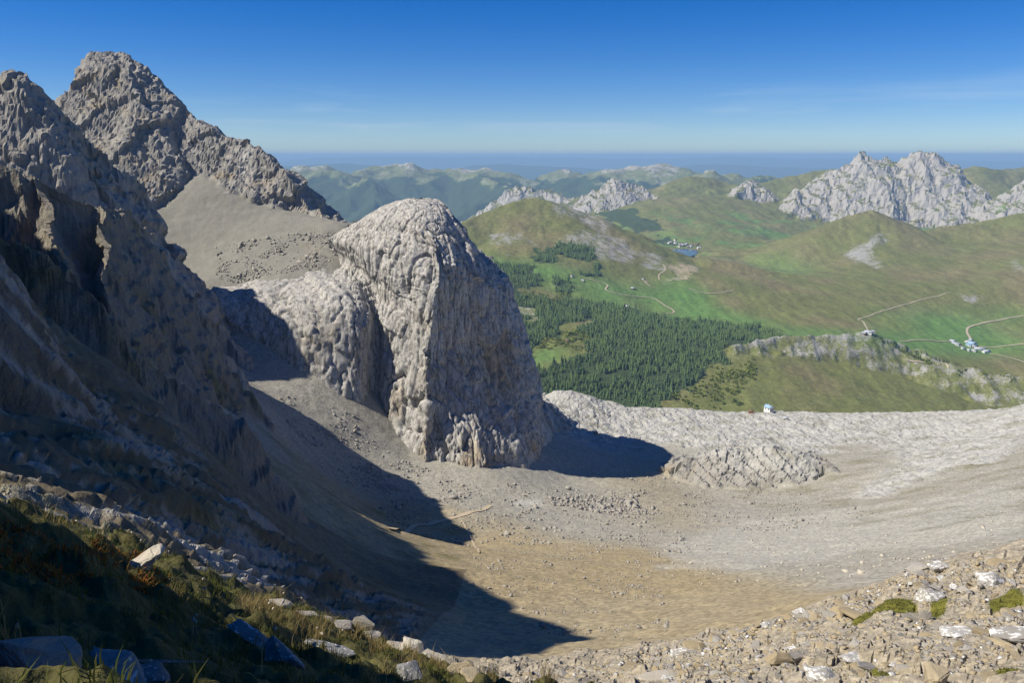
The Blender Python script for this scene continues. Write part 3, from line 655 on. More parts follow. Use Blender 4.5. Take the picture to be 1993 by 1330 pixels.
meadow = [(P([(1250, 372, 7700), (1320, 352, 7700), (1345, 342, 7750), (1400, 352, 7800), (1450, 362, 7700), (1520, 346, 7800), (1600, 331, 7800), (1680, 318, 7700)]), 0.35, 0.4),
          (P([(1800, 345, 8000), (1850, 334, 8000), (1900, 322, 8000), (1940, 330, 8000), (1993, 334, 8000), (2150, 330, 8000)]), 0.4, 0.45),
          (P([(1120, 385, 8300), (1180, 370, 8000), (1250, 372, 7700)]), 0.35, 0.35)]
Zl = np.full(X.shape, -1e6); Zm = Zl.copy()
for c_, a_, b_ in lime: Zl = np.maximum(Zl, ridge(wx, wy, c_, a_, b_))
for c_, a_, b_ in meadow: Zm = np.maximum(Zm, ridge(wx, wy, c_, a_, b_))
Z = np.maximum(Zb, np.maximum(Zl, Zm))
onL = sstep(-25, 25, Zl - np.maximum(Zb, Zm) + 40 * fbm(X / 150, Y / 150, 4, 0.6, 23))
bq, eq = blocks(wx / 90, wy / 90, 6)
Z = Z + onL * (74 * (ridged(wx / 230, wy / 420, 6, 0.58, 27) - 0.45) + 18 * bq) + 12 * fbm(X / 200, Y / 200, 5, 0.5, 29)
Z = basin(X, Y, Z)
Z = Z - 220 * sstep(5000, 4850, np.hypot(X, Y))      # dips under the valley sheet where the two meet
MS.Z = Z; MS.Z0 = Z
slp = np.clip(1 - MS.normals()[..., 2], 0, 1)
onR = onL * sstep(0.10, 0.26, slp + 0.10 * fbm(X / 90, Y / 90, 4, 0.6, 93))
green = sstep(-0.1, 0.5, fbm(X / 400, Y / 400, 4, 0.6, 71)) * 0.7 * (Y < 6400)
woodm = ((fbm(X / 300, Y / 300, 4, 0.6, 81) > 0.25) & (Z < -420) & (X < 1100) & (Y > 5300)) * 1.0
woodm = np.maximum(woodm, inpoly(X, Y, gp([(1150, 400), (1190, 405), (1240, 420), (1290, 440), (1240, 455), (1190, 430)], 5200, 7500, MS)) * 0.8)
MS.attrs = dict(rock=0.16 + 0.56 * onR + 0.06 * onL, green=green, brown=0.5 * sstep(-0.2, 0.6, fbm(X / 500, Y / 500, 3, 0.6, 75)), wood=woodm * (1 - onL), warm=0.15 * onL)
tag(MS.build('mountain_range', M_ALPF, onL), 'pale twin limestone peaks and green ridges across the valley', kind='structure')

# ------------------------------------------------------------------ far plateaus
FS = Sheet(span((-26, 37, 0.14)), span((9000, 11000, 70), (11000, 16500, 36), (16500, 24000, 250)))
X, Y = FS.X, FS.Y
wx = X + 160 * fbm(X / 900, Y / 900, 5, 0.6, 3); wy = Y + 160 * fbm(X / 900, Y / 900, 5, 0.6, 19)
Zb = -1330 + 220 * fbm(X / 3000, Y / 3000, 5, 0.5, 5) - (Y - 9000) * 0.01
far = [(P([(480, 352, 13500), (540, 336, 13500), (565, 328, 13500), (600, 323, 13500), (640, 328, 13500), (690, 337, 13800), (740, 322, 14500), (790, 319, 14500), (840, 325, 14500), (880, 331, 14400), (940, 329, 14300), (980, 336, 14200), (1010, 346, 14200), (1060, 352, 14200)]), 0.3, 0.42),
       (P([(700, 345, 13000), (715, 352, 12500), (730, 385, 11800)]), 0.6, 0.6), (P([(930, 335, 14000), (960, 350, 13300), (1000, 372, 12500)]), 0.4, 0.5),
       (P([(1055, 350, 15000), (1075, 344, 15000), (1092, 333, 15000), (1112, 331, 15000), (1132, 339, 15000)]), 0.35, 0.45),
       (P([(1040, 362, 14000), (1150, 343, 14000), (1200, 327, 14000), (1260, 320, 14000), (1300, 317, 14000), (1328, 321, 14000), (1345, 345, 14000)]), 0.3, 0.4),
       (P([(1350, 348, 11000), (1368, 336, 11000), (1385, 331, 11000), (1402, 342, 11000)]), 0.5, 0.5), (P([(1400, 345, 12000), (1430, 334, 12000), (1460, 345, 12000), (1500, 345, 12500), (1600, 352, 12500)]), 0.4, 0.45)]
Zf = np.full(X.shape, -1e6)
for c_, a_, b_ in far: Zf = np.maximum(Zf, ridge(wx, wy, c_, a_, b_))
Z = np.maximum(Zb, Zf)
Z = Z + 110 * (ridged(X / 900, Y / 900, 5, 0.55, 33) - 0.45) * sstep(0, 300, Z - Zb + 100)
cliff = fbm(X / 700, Y / 700, 4, 0.6, 91)
FS.Z = Z; FS.Z0 = Z
top = sstep(-500, -300, Z + 160 * cliff)
FS.attrs = dict(rock=0.10 + 0.36 * top + 0.16 * top * np.sin(Z / 38 + 3 * cliff), green=0.2 * np.ones(X.shape), brown=0.5 * top, wood=(1 - top) * 0.9, warm=0.2 * top)
tag(FS.build('far_hills', M_ALPF), 'hazy blue plateaus and wooded hills beyond the valley', kind='structure')
# the lowland and last ranges at the horizon
HS = Sheet(span((-40, 40.1, 0.35)), np.geomspace(22000, 125000, 110))
X, Y = HS.X, HS.Y
Zb = -1750 + 90 * fbm(X / 9000, Y / 9000, 4, 0.5, 5)
hz = [(P([(300, 318, 62000), (560, 312, 62000), (640, 306, 62000), (760, 304, 62000), (900, 305, 64000), (1100, 306, 64000), (1300, 308, 64000), (1400, 305, 60000), (1430, 303, 60000), (1520, 308, 60000), (1700, 307, 60000), (1850, 311, 60000), (2200, 317, 60000)]), 0.12, 0.12),
      (P([(560, 322, 34000), (620, 316, 34000), (700, 321, 34000), (800, 326, 34000)]), 0.12, 0.12), (P([(900, 322, 36000), (1000, 319, 36000), (1120, 325, 36000), (1200, 330, 36000)]), 0.12, 0.12),
      (P([(1340, 322, 40000), (1400, 318, 40000), (1460, 322, 40000), (1700, 330, 40000)]), 0.12, 0.12)]
for c_, a_, b_ in hz: Zb = np.maximum(Zb, ridge(X + 900 * fbm(X / 5000, Y / 5000, 4, 0.6, 7), Y, c_, a_, b_))
HS.Z = Zb; HS.Z0 = Zb
o1 = np.ones(X.shape)
HS.attrs = dict(rock=0.05 * o1, green=0.2 * o1, brown=0.2 * o1, wood=0.9 * o1, warm=0 * o1)
tag(HS.build('horizon_hills', M_ALPF), 'blue lowland and last long range at the horizon', kind='structure')


# ------------------------------------------------------------------ foreground: the grassy shoulder on the left and the stony slope on the right
def mat_fore():
    t = NT('near_slope')
    mid = t.noise(1.1, 5, 0.65); fine = t.noise(9.0, 5, 0.7); big = t.noise(0.25, 4, 0.6)
    gravel = t.mix(mid, (0.235, 0.20, 0.14), (0.39, 0.34, 0.245))
    gravel = t.mix(t.ramp(big, [(0.4, 0.0), (0.62, 0.8)]), gravel, t.mix(mid, (0.22, 0.205, 0.175), (0.36, 0.34, 0.30)))
    vc = t.voro(7.0, out='Color')
    gravel = t.mix(0.5, gravel, t.mix(vc, (0.16, 0.135, 0.095), (0.50, 0.44, 0.33)))
    gravel = t.mix(1.0, gravel, t.ramp(fine, [(0.3, 0.65), (0.7, 1.35)]), 'MULTIPLY')
    turf = t.mix(mid, (0.045, 0.05, 0.016), (0.10, 0.085, 0.035))
    turf = t.mix(t.ramp(fine, [(0.45, 0.0), (0.7, 0.8)]), turf, (0.12, 0.115, 0.04))
    moss = t.mix(fine, (0.10, 0.105, 0.018), (0.20, 0.19, 0.04))
    c = t.mix(t.math('MULTIPLY', t.attr('turf'), 1.0, clamp=True), gravel, turf)
    c = t.mix(t.ramp(t.math('ADD', t.attr('moss'), t.math('MULTIPLY', t.math('SUBTRACT', mid, 0.5), 0.8)), [(0.42, 0.0), (0.58, 1.0)]), c, moss)
    h = t.math('ADD', t.math('MULTIPLY', t.voro(6.0), 0.5), t.math('ADD', t.math('MULTIPLY', fine, 0.35), mid))
    return t.out(c, t.bump(h, 0.12, 0.8))
fp = [(0, 990, 10), (160, 1052, 11), (320, 1097, 12), (430, 1152, 12.6), (560, 1192, 13.3), (700, 1237, 14.2), (800, 1272, 15), (900, 1310, 16),
      (0, 1330, 4.5), (200, 1330, 5), (400, 1330, 5.6), (600, 1330, 6.8), (800, 1330, 9.5), (0, 1150, 6.6), (200, 1180, 7.2), (400, 1250, 7.8), (600, 1280, 9.4),
      (1000, 1330, 16.5), (1060, 1300, 21), (1150, 1275, 26), (1250, 1264, 27), (1400, 1237, 26), (1480, 1218, 25), (1560, 1192, 24.5), (1640, 1162, 24.5), (1720, 1132, 25), (1780, 1107, 25.5), (1880, 1097, 26.5), (1993, 1090, 27.5),
      (1200, 1330, 13.5), (1400, 1330, 11.5), (1600, 1330, 10), (1800, 1330, 9.5), (1993, 1330, 9.3), (1500, 1270, 14.5), (1700, 1220, 15.5), (1850, 1180, 17.5), (1993, 1180, 17.5), (1300, 1290, 18)]
fpts = [tuple(at(*p)) for p in fp]
for a_ in np.radians(np.arange(-60, 61, 10)):
    for r_, lo in ((41.0, 0.2), (46.0, 0.6)):
        x_, y_ = r_ * math.sin(a_), r_ * math.cos(a_); fpts.append((x_, y_, float(NA.h(x_, y_)) - lo))
fpts += [(0, 0, -1.75), (-3, 2.5, -1.5), (3, 2.5, -2.9), (-8, 0, 1.5), (8, 0, -3.5), (-14, 6, 0.5), (14, 4, -5.5), (-22, 10, -1), (24, 8, -10)]
FG = Sheet(span((-106, -36, 1.0), (-36, 36, 0.15), (36, 62.1, 0.9)), np.geomspace(1.6, 45.5, 245))
X, Y = FG.X, FG.Y
R_ = np.hypot(X, Y)
Z = TPS(fpts, 2e-5)(X, Y)
Z = Z + 9.5 * np.exp(-((X + 13.0) / 4.2) ** 2 - ((Y - 3.5) / 4.7) ** 2)   # unseen hump added outside the frame to shade the near turf
FG.Z0 = Z
def fgp(pix): return [FG.hit(px, py, 3.0, 40.0) for px, py in pix]
def frag(p): return [(q[0], q[1]) for q in fgp(p)]
turfpoly = frag([(0, 985), (160, 1045), (330, 1092), (480, 1165), (620, 1210), (760, 1258), (880, 1302), (900, 1325), (400, 1329), (0, 1329)])
turfpoly = [(-16, 14)] + turfpoly[:-2] + [(0.6, 8.0), (0.2, 4.0), (-0.5, 1.0), (-4, -3), (-16, -3)]
ex, ey = X + 0.5 * fbm(X / 1.5, Y / 1.5, 3, 0.6, 31), Y + 0.5 * fbm(X / 1.5, Y / 1.5, 3, 0.6, 37)
turf = inpoly(ex, ey, turfpoly) * 1.0
moss = np.zeros(X.shape)
for pl in ([(1640, 1232), (1665, 1205), (1720, 1180), (1770, 1165), (1790, 1185), (1770, 1205), (1720, 1205), (1680, 1218)], [(1800, 1190), (1830, 1172), (1850, 1190), (1820, 1200)], [(1920, 1195), (1935, 1165), (1985, 1152), (1993, 1185), (1950, 1200)],
           [(1880, 1115), (1905, 1108), (1912, 1140), (1890, 1130)], [(1830, 1215), (1850, 1200), (1845, 1225), (1815, 1225)], [(1690, 1310), (1730, 1305), (1740, 1320), (1700, 1325)], [(1930, 1320), (1960, 1305), (1990, 1320), (1960, 1329)]):
    moss = np.maximum(moss, inpoly(X + 0.12 * fbm(X / .4, Y / .4, 2, .5, 3), Y + 0.12 * fbm(X / .4, Y / .4, 2, .5, 5), frag(pl)) * 1.0)
fade = sstep(44, 34, R_)
bs, be = blocks(X / 0.55, Y / 0.55, 3); bs2, be2 = blocks(X / 0.22, Y / 0.22, 6)
rub = 0.10 * bs + 0.045 * bs2 + 0.16 * fbm(X / 1.7, Y / 1.7, 3, 0.55, 11)
tus = 0.30 * (np.abs(fbm(X / 0.75, Y / 0.75, 2, 0.5, 13))) + 0.16 * fbm(X / 1.6, Y / 1.6, 3, 0.5, 15) + 0.03 * fbm(X / .12, Y / .12, 2, .6, 17)
moss = blur(moss, 2)
FG.Z = Z + fade * (turf * tus + (1 - turf) * rub * np.clip(R_ / 8, 0.6, 1.3) + moss * 0.07)
FG.Z0 = FG.Z.copy()
FG.attrs = dict(turf=turf, moss=moss)
tag(FG.build('near_slope', mat_fore(), 1 - turf), 'near mountain slope, grassy and shaded on one side, stony and sunlit on the other', kind='structure')

# ------------------------------------------------------------------ stones
def mat_stone(name, a, b, lich=0.0, sc=6.0):
    t = NT(name)
    oi = t.n.new('ShaderNodeObjectInfo')
    c = t.mix(t.noise(sc, 5, 0.65), a, b)
    c = t.mix(t.math('MULTIPLY', oi.outputs['Random'], 0.55), c, (a[0] * 0.75, a[1] * 0.7, a[2] * 0.62))
    if lich: c = t.mix(t.ramp(t.noise(sc * 1.4, 4, 0.6), [(0.60 - 0.1 * lich, 0.0), (0.66 - 0.1 * lich, 1.0)]), c, (0.72, 0.72, 0.70))
    return t.out(c, t.bump(t.noise(sc * 2.5, 5, 0.7), 0.03, 0.7))
M_OCH = mat_stone('ochre_shale', (0.30, 0.25, 0.16), (0.46, 0.39, 0.265)); M_GREY = mat_stone('grey_limestone', (0.27, 0.255, 0.225), (0.44, 0.42, 0.385))
M_LICH = mat_stone('lichen_limestone', (0.34, 0.335, 0.31), (0.46, 0.45, 0.425), 0.9, 5.0); M_BLUE = mat_stone('blue_grey_slab', (0.20, 0.21, 0.215), (0.34, 0.345, 0.345), 0.15)
M_PALE = mat_stone('pale_limestone', (0.42, 0.39, 0.33), (0.56, 0.52, 0.44))
import bmesh
def hull(seed, n=14, fl=0.5, box=0.35):
    r = np.random.default_rng(seed)
    p = r.normal(size=(n, 3)); p /= np.linalg.norm(p, axis=1)[:, None]
    q = np.sign(p) * np.abs(p) ** (1 - box); q *= np.array([0.5, 0.36 + 0.12 * r.random(), 0.5 * fl])
    bm = bmesh.new()
    for v in q: bm.verts.new(v)
    res = bmesh.ops.convex_hull(bm, input=bm.verts)
    bmesh.ops.delete(bm, geom=[v for v in bm.verts if not v.link_faces], context='VERTS')
    bmesh.ops.triangulate(bm, faces=bm.faces)
    V = np.array([v.co[:] for v in bm.verts]); bm.verts.index_update()
    Fq = np.array([[v.index for v in f.verts] for f in bm.faces]); bm.free()
    return V, Fq
HULLS = [hull(100 + k, 12 + k % 5, (0.30, 0.42, 0.6, 0.8)[k % 4], (0.2, 0.5)[k % 2]) for k in range(16)]
CHIPS = [hull(300 + k, 8, (0.34, 0.45, 0.6, 0.8)[k % 4], (0.2, 0.5)[k % 2]) for k in range(16)]
def rotm(ax, ay, az):
    cx, sx, cy, sy, cz, sz = cos(ax), sin(ax), cos(ay), sin(ay), cos(az), sin(az)
    return np.array([[cz, -sz, 0], [sz, cz, 0], [0, 0, 1]]) @ np.array([[cy, 0, sy], [0, 1, 0], [-sy, 0, cy]]) @ np.array([[1, 0, 0], [0, cx, -sx], [0, sx, cx]])
def join_hulls(name, items, mat, hulls=HULLS, attrs=None, tint=False):
    """items: (x, y, z, size, rotation matrix, hull index)"""
    VV, FF, off = [], [], 0
    for x_, y_, z_, s_, R, k in items:
        v, f = hulls[k]
        VV.append((v * s_) @ R.T + (x_, y_, z_)); FF.append(f + off); off += len(v)
    if tint: attrs = dict(tint=np.concatenate([np.full(len(v), q) for v, q in zip(VV, np.random.default_rng(4).random(len(VV)))]))
    return mesh_obj(name, np.concatenate(VV), np.concatenate(FF), mat, attrs, smooth=False)
def rough(v, f, seed, cuts=2):
    bm = bmesh.new(); vs = [bm.verts.new(p) for p in v]
    for t in f: bm.faces.new([vs[i] for i in t])
    bmesh.ops.bevel(bm, geom=bm.edges[:], offset=0.035, segments=1, affect='EDGES')
    bmesh.ops.subdivide_edges(bm, edges=bm.edges[:], cuts=cuts - 1, use_grid_fill=True)
    bmesh.ops.triangulate(bm, faces=bm.faces[:])
    V = np.array([v_.co[:] for v_ in bm.verts]); bm.verts.index_update(); F_ = [[q.index for q in g.verts] for g in bm.faces]; bm.free()
    n_ = V / (np.linalg.norm(V, axis=1)[:, None] + 1e-6)
    dd = 0.05 * fbm3(V[:, 0] * 4 + seed, V[:, 1] * 4, V[:, 2] * 7, 3, 0.6, seed) - 0.03 * np.exp(-np.abs(n3(V[:, 0] * 3 + seed, V[:, 1] * 3, V[:, 2] * 5, 9)) * 14)
    return V + n_ * dd[:, None], np.array(F_)
SM = {}
BIG = {}
def boulder_mesh(k, mat):
    key = (k, mat.name)
    if key not in BIG:
        v, f = rough(*HULLS[k], k); me = bpy.data.meshes.new('boulder'); me.from_pydata(v.tolist(), [], f.tolist()); me.materials.append(mat); BIG[key] = me
    return BIG[key]
def stone_mesh(k, mat):
    key = (k, mat.name)
    if key not in SM:
        v, f = HULLS[k]; me = bpy.data.meshes.new('stone'); me.from_pydata(v.tolist(), [], f.tolist()); me.materials.append(mat); SM[key] = me
    return SM[key]
def stone(name, p, size, mat, k, rot, sc=(1, 1, 1), label=None, cat='stone', group=None, sink=0.12):
    o = bpy.data.objects.new(name, boulder_mesh(k, mat) if name == 'boulder' else stone_mesh(k, mat)); COL.objects.link(o)
    o.location = (p[0], p[1], p[2] + size * (0.5 * sc[2] * 0.45 - sink)); o.rotation_euler = rot; o.scale = (size * sc[0], size * sc[1], size * sc[2])
    return tag(o, label, cat, group)
# single stones one can pick out
MARKS = []
for px, py, D0, w, mat, k, rot, sc, lab in [
    (290, 1110, 12, 0.55, M_PALE, 1, (0.3, -0.45, 0.3), (1, 0.8, 1.3), 'pale pointed boulder tilted up out of the grass beside rust coloured leaves'),
    (235, 1322, 5, 0.36, M_BLUE, 5, (0.35, 0.25, 0.2), (1.0, 0.9, 0.8), 'blue grey split slab with pale edges low in the shaded grass'),
    (292, 1328, 5.2, 0.24, M_BLUE, 9, (0.3, 0.4, 0.6), (0.9, 0.9, 0.9), 'smaller half of the split blue grey slab in the shaded grass'),
    (60, 1318, 4.6, 0.40, M_GREY, 3, (0.2, 0.2, 1.0), (1, 1, 0.9), 'dull brown grey boulder sunk in the dark turf'),
    (485, 1240, 8.5, 0.62, M_BLUE, 4, (0.25, 0.5, -0.15), (1.3, 0.55, 0.6), 'long blue grey slab lying along the shaded grassy slope'),
    (545, 1275, 8.6, 0.5, M_BLUE, 7, (0.2, 0.5, 0.1), (1.2, 0.6, 0.6), 'cracked blue grey slab just below the long slab in the grass'),
    (640, 1262, 9.5, 0.6, M_BLUE, 8, (0.2, 0.3, 0.0), (1.5, 0.5, 0.5), 'flat blue grey slab below the sunlit rim of stones'),
    (800, 1315, 11, 0.4, M_BLUE, 11, (0.4, 0.3, 0.4), (0.9, 0.9, 0.8), 'rounded blue grey stone at the foot of the grassy shoulder'),
    (540, 1180, 13, 0.5, M_PALE, 2, (0.1, 0.25, 0.1), (1.1, 0.7, 0.7), 'sunlit cream boulder at the top end of the rim of stones'),
    (585, 1195, 13.2, 0.42, M_PALE, 6, (0.1, 0.2, 0.3), (1.5, 0.6, 0.4), 'thin cream slab next below the top boulder of the rim'),
    (632, 1208, 13.6, 0.4, M_PALE, 10, (0.1, 0.2, 0.0), (1.4, 0.6, 0.5), 'cream slab with a dark crack midway along the rim of stones'),
    (668, 1220, 13.9, 0.4, M_PALE, 13, (0.1, 0.2, 0.5), (1.0, 0.8, 0.8), 'round cream stone beside a straw coloured tuft on the rim'),
    (708, 1222, 14.0, 0.48, M_GREY, 15, (0.2, 0.1, 0.4), (1.0, 0.9, 1.0), 'pointed grey stone standing behind the straw coloured tuft'),
    (722, 1245, 14.2, 0.42, M_PALE, 3, (0.1, 0.2, 0.8), (1.0, 0.9, 0.8), 'cream block wedged under the pointed grey stone'),
    (775, 1262, 14.6, 0.5, M_PALE, 0, (0.2, 0.3, 0.1), (1.1, 0.8, 0.8), 'cream block with a grass tuft on top in the rim'),
    (810, 1270, 14.8, 0.6, M_PALE, 5, (0.2, 0.3, -0.1), (1.1, 0.8, 0.9), 'largest cream block of the sunlit rim, split by a shadowed crack'),
    (850, 1288, 15.2, 0.75, M_PALE, 4, (0.1, 0.35, -0.1), (1.4, 0.6, 0.7), 'long cream ledge that continues the rim downhill'),
    (900, 1310, 15.6, 0.5, M_OCH, 14, (0.2, 0.2, 0.5), (1.1, 0.8, 0.9), 'ochre block at the bottom end of the rim'),
    (920, 1318, 15.4, 0.36, M_OCH, 12, (0.2, 0.3, 0.2), (1.0, 0.9, 0.8), 'small ochre stone against the bottom block of the rim'),
    (1485, 1225, 22, 0.5, M_LICH, 2, (0.1, -0.2, 0.2), (1.2, 0.9, 0.9), 'white spotted stone beside the upright dark slab'),
    (1500, 1224, 21, 0.42, M_BLUE, 4, (0.1, 1.25, 0.4), (1.2, 0.7, 0.5), 'thin dark slab standing upright on the stony slope'),
    (1570, 1255, 16, 0.85, M_BLUE, 8, (0.15, -0.55, -0.5), (1.5, 0.35, 0.35), 'long grey beam of rock lying aslant among the rubble'),
    (1515, 1285, 13, 0.5, M_OCH, 6, (0.1, 0.1, 0.1), (1.1, 0.8, 0.7), 'square yellow ochre block beside the grey beam of rock'),
    (1545, 1283, 13, 0.42, M_GREY, 1, (0.1, 0.2, 0.4), (1.1, 0.8, 0.8), 'rounded brown grey block next to the yellow ochre block'),
    (1808, 1166, 18, 0.7, M_LICH, 3, (0.1, 0.1, 0.2), (1.2, 0.8, 0.8), 'large white crusted boulder above a moss cushion'),
    (1800, 1205, 16, 0.32, M_GREY, 7, (0.2, 0.2, 0.9), (0.9, 0.9, 1.3), 'dark standing stone with a black gap below it among moss'),
    (1770, 1208, 16, 0.32, M_GREY, 15, (0.1, 0.1, 0.3), (1.1, 1, 0.8), 'round grey stone pressed into a moss cushion'),
    (1935, 1135, 22, 0.9, M_LICH, 5, (0.1, 0.1, 0.1), (1.2, 0.8, 0.8), 'broad white crusted boulder at the upper edge of the stony slope'),
    (1830, 1110, 25, 0.8, M_LICH, 9, (0.1, 0.1, 0.4), (1.2, 0.9, 0.9), 'white crusted block on the crest of the stony slope'),
    (1785, 1112, 25, 0.7, M_GREY, 11, (0.1, -0.3, 0.1), (1.3, 0.8, 0.8), 'dark edged block at the corner of the stony crest'),
    (1990, 1240, 13, 1.0, M_LICH, 8, (0.0, 0.1, 0.1), (1.6, 0.7, 0.7), 'long blue white ledge with bright white crust'),
    (1870, 1235, 13.5, 0.8, M_LICH, 4, (0.1, 0.1, 0.2), (1.5, 0.7, 0.6), 'flat grey ledge sprinkled with bright white crust'),
    (1660, 1285, 12, 0.5, M_LICH, 0, (0.1, 0.2, 0.5), (1.2, 0.9, 0.8), 'stone thickly crusted with white near the long aslant beam'),
    (1610, 1322, 10.5, 0.6, M_LICH, 5, (0.1, 0.2, 0.2), (1.3, 0.9, 0.7), 'brightest white crusted stone low on the stony slope'),
    (1738, 1298, 11.5, 0.42, M_OCH, 4, (0.1, 0.3, 0.5), (1.2, 0.8, 0.4), 'bright yellow flake pointing downhill beside a brown slab'),
    (1820, 1322, 10, 0.55, M_OCH, 2, (0.1, 0.1, 0.9), (1.1, 0.9, 0.9), 'upright yellow block low on the stony slope'),
    (1700, 1300, 11, 0.8, M_GREY, 8, (0.15, 0.45, 0.5), (1.5, 0.5, 0.4), 'layered brown grey slab dipping downhill beside the yellow flake'),
    (1290, 1322, 13.5, 0.8, M_PALE, 12, (0.1, 0.1, 0.2), (1.4, 0.7, 0.5), 'cream outcrop edge at the foot of the stony slope')]:
    q = FG.hit(px, py, 3.0, 40.0); stone('boulder', q, w, mat, k, rot, sc, lab, 'boulder'); MARKS.append((q[0], q[1], lab))
# a scatter of flat stones: the largest as single things, the rest as one mass
stony = frag([(1000, 1310), (1250, 1268), (1480, 1222), (1640, 1168), (1780, 1112), (1993, 1095), (1993, 1328), (1000, 1329)]); stony = stony + [(11, 6), (3, 9)]
rs = np.random.default_rng(5)
cand = []
while len(cand) < 9000:
    x_ = rs.uniform(-2, 20, 4000); y_ = rs.uniform(6, 29, 4000)
    ok = inpoly(x_, y_, stony)
    cl = fbm(x_ / 1.4, y_ / 1.4, 3, 0.6, 55)
    ok &= rs.random(4000) < 0.35 + 1.2 * np.clip(cl + 0.15, 0, 1)
    ok &= FG.h(x_, y_, moss) < 0.35
    cand += list(zip(x_[ok], y_[ok], cl[ok]))
cand = np.array(cand[:9000])
zs = FG.h(cand[:, 0], cand[:, 1])
dist = np.hypot(cand[:, 0], cand[:, 1])
size = 0.036 * np.exp(rs.normal(0, 0.55, len(cand))) * (1 + 0.5 * np.clip(cand[:, 2], 0, 1)) * np.clip(dist / 12, 0.75, 1.9)
big = np.argsort(-(size / dist))[:300]
isb = np.zeros(len(cand), bool); isb[big] = True
mats_ = [(M_OCH, 'yellow ochre shaly flake among the rubble of the sunlit stony slope', 'ochre flakes on the stony slope'), (M_GREY, 'plain grey flat stone among the rubble of the sunlit stony slope', 'grey stones on the stony slope'), (M_LICH, 'small flat stone speckled white among the rubble of the sunlit stony slope', 'white speckled stones on the stony slope')]
rest = {0: [], 1: [], 2: []}
for i in range(len(cand)):
    x_, y_, _ = cand[i]; k = int(rs.integers(16)); m_i = int(rs.choice(3, p=(0.47, 0.45, 0.08)))
    rot = (0.15 * rs.normal() - 0.25, 0.18 * rs.normal(), rs.uniform(0, 6.28))
    if isb[i]:
        m_, lab, gr = mats_[m_i]
        mk = min(MARKS, key=lambda q_: math.hypot(q_[0] - x_, q_[1] - y_))[2].split()
        cut = next((n_ for n_, w_ in enumerate(mk) if n_ > 1 and w_ in ('beside', 'at', 'on', 'among', 'above', 'near', 'low', 'lying', 'with', 'standing', 'next', 'that', 'sprinkled', 'pressed', 'pointing', 'dipping', 'of', 'against', 'thickly', 'just', 'wedged', 'behind', 'below', 'midway', 'in')), len(mk))
        lab = ('larger ' if size[i] > 0.11 else 'small ') + ('yellow ochre flake', 'plain grey flat stone', 'white speckled flat stone')[m_i] + ' lying near the ' + ' '.join(mk[:cut])
        stone('stone', (x_, y_, zs[i]), size[i] * 1.5, m_, k, rot, (1.2, 0.85, 0.42), lab, 'stone', gr, 0.05)
    else: rest[m_i].append((x_, y_, zs[i] + size[i] * 0.06, size[i] * 1.35, rotm(*rot), k))
for m_i, it in rest.items():
    tag(join_hulls(('ochre_rubble', 'grey_rubble', 'white_rubble')[m_i], it, mats_[m_i][0], CHIPS), ('small ochre shaly chips strewn over the stony slope', 'small grey stones strewn over the stony slope', 'small white crusted chips strewn over the stony slope')[m_i], kind='stuff')

# stones lying on the scree of the bowl, the shelf and the scree field
def scatter(poly, n, s0, seed, sheet=NA, sg=0.55, dens=None):
    r = np.random.default_rng(seed); P_ = np.array(poly)[:, :2]; lo, hi = P_.min(0), P_.max(0); out = []
    while len(out) < n:
        x_ = r.uniform(lo[0], hi[0], 6000); y_ = r.uniform(lo[1], hi[1], 6000)
        ok = inpoly(x_, y_, P_)
        if dens is not None: ok &= r.random(6000) < dens(x_, y_)
        out += list(zip(x_[ok], y_[ok]))
    out = np.array(out[:n]); z_ = sheet.h(out[:, 0], out[:, 1]); s_ = s0 * np.exp(r.normal(0, sg, n))
    return [(out[i, 0], out[i, 1], z_[i] + 0.1 * s_[i], s_[i], rotm(0.4 * r.normal(), 0.4 * r.normal(), r.uniform(0, 6.28)), int(r.integers(16))) for i in range(n)]
M_SCREE = mat_stone('scree_stone', (0.25, 0.235, 0.205), (0.45, 0.43, 0.39), 0, 0.6)
patchy = lambda x_, y_: np.clip(0.25 + 1.6 * fbm(x_ / 26, y_ / 26, 3, 0.6, 88), 0.05, 1)
it = scatter(gp([(700, 900), (960, 945), (1150, 950), (1300, 960), (1350, 1080), (1100, 1060), (900, 1060), (760, 1020)], 200), 2600, 1.0, 1, dens=patchy)
it += scatter(gp([(900, 1000), (1300, 1080), (1300, 1240), (1150, 1250), (900, 1130)], 90), 1800, 0.5, 2, dens=patchy)
it += scatter(gp([(1050, 980), (1120, 960), (1240, 975), (1260, 1000), (1230, 1010), (1120, 990)], 350), 700, 1.7, 3)
it += scatter(gp([(1180, 900), (1600, 950), (1700, 1000), (1500, 1040), (1250, 1000)], 300), 1500, 1.0, 4, dens=patchy)
it += scatter(gp([(420, 480), (620, 450), (690, 470), (620, 530), (420, 550)], 560), 1500, 1.2, 5, dens=patchy)
it += scatter(gp([(540, 760), (700, 815), (900, 930), (700, 960), (560, 830)], 300), 1600, 0.9, 6, dens=patchy)
tag(join_hulls('scree_stones', it, M_SCREE, CHIPS), 'loose grey stones scattered over the scree of the bowl', kind='stuff')
it = scatter(gp([(1300, 1060), (1993, 950), (1993, 1080), (1700, 1120), (1300, 1140)], 90), 900, 0.55, 7, dens=patchy)
tag(join_hulls('pale_stones', it, M_PALE, CHIPS), 'pale stones dotting the far scree slope', kind='stuff')
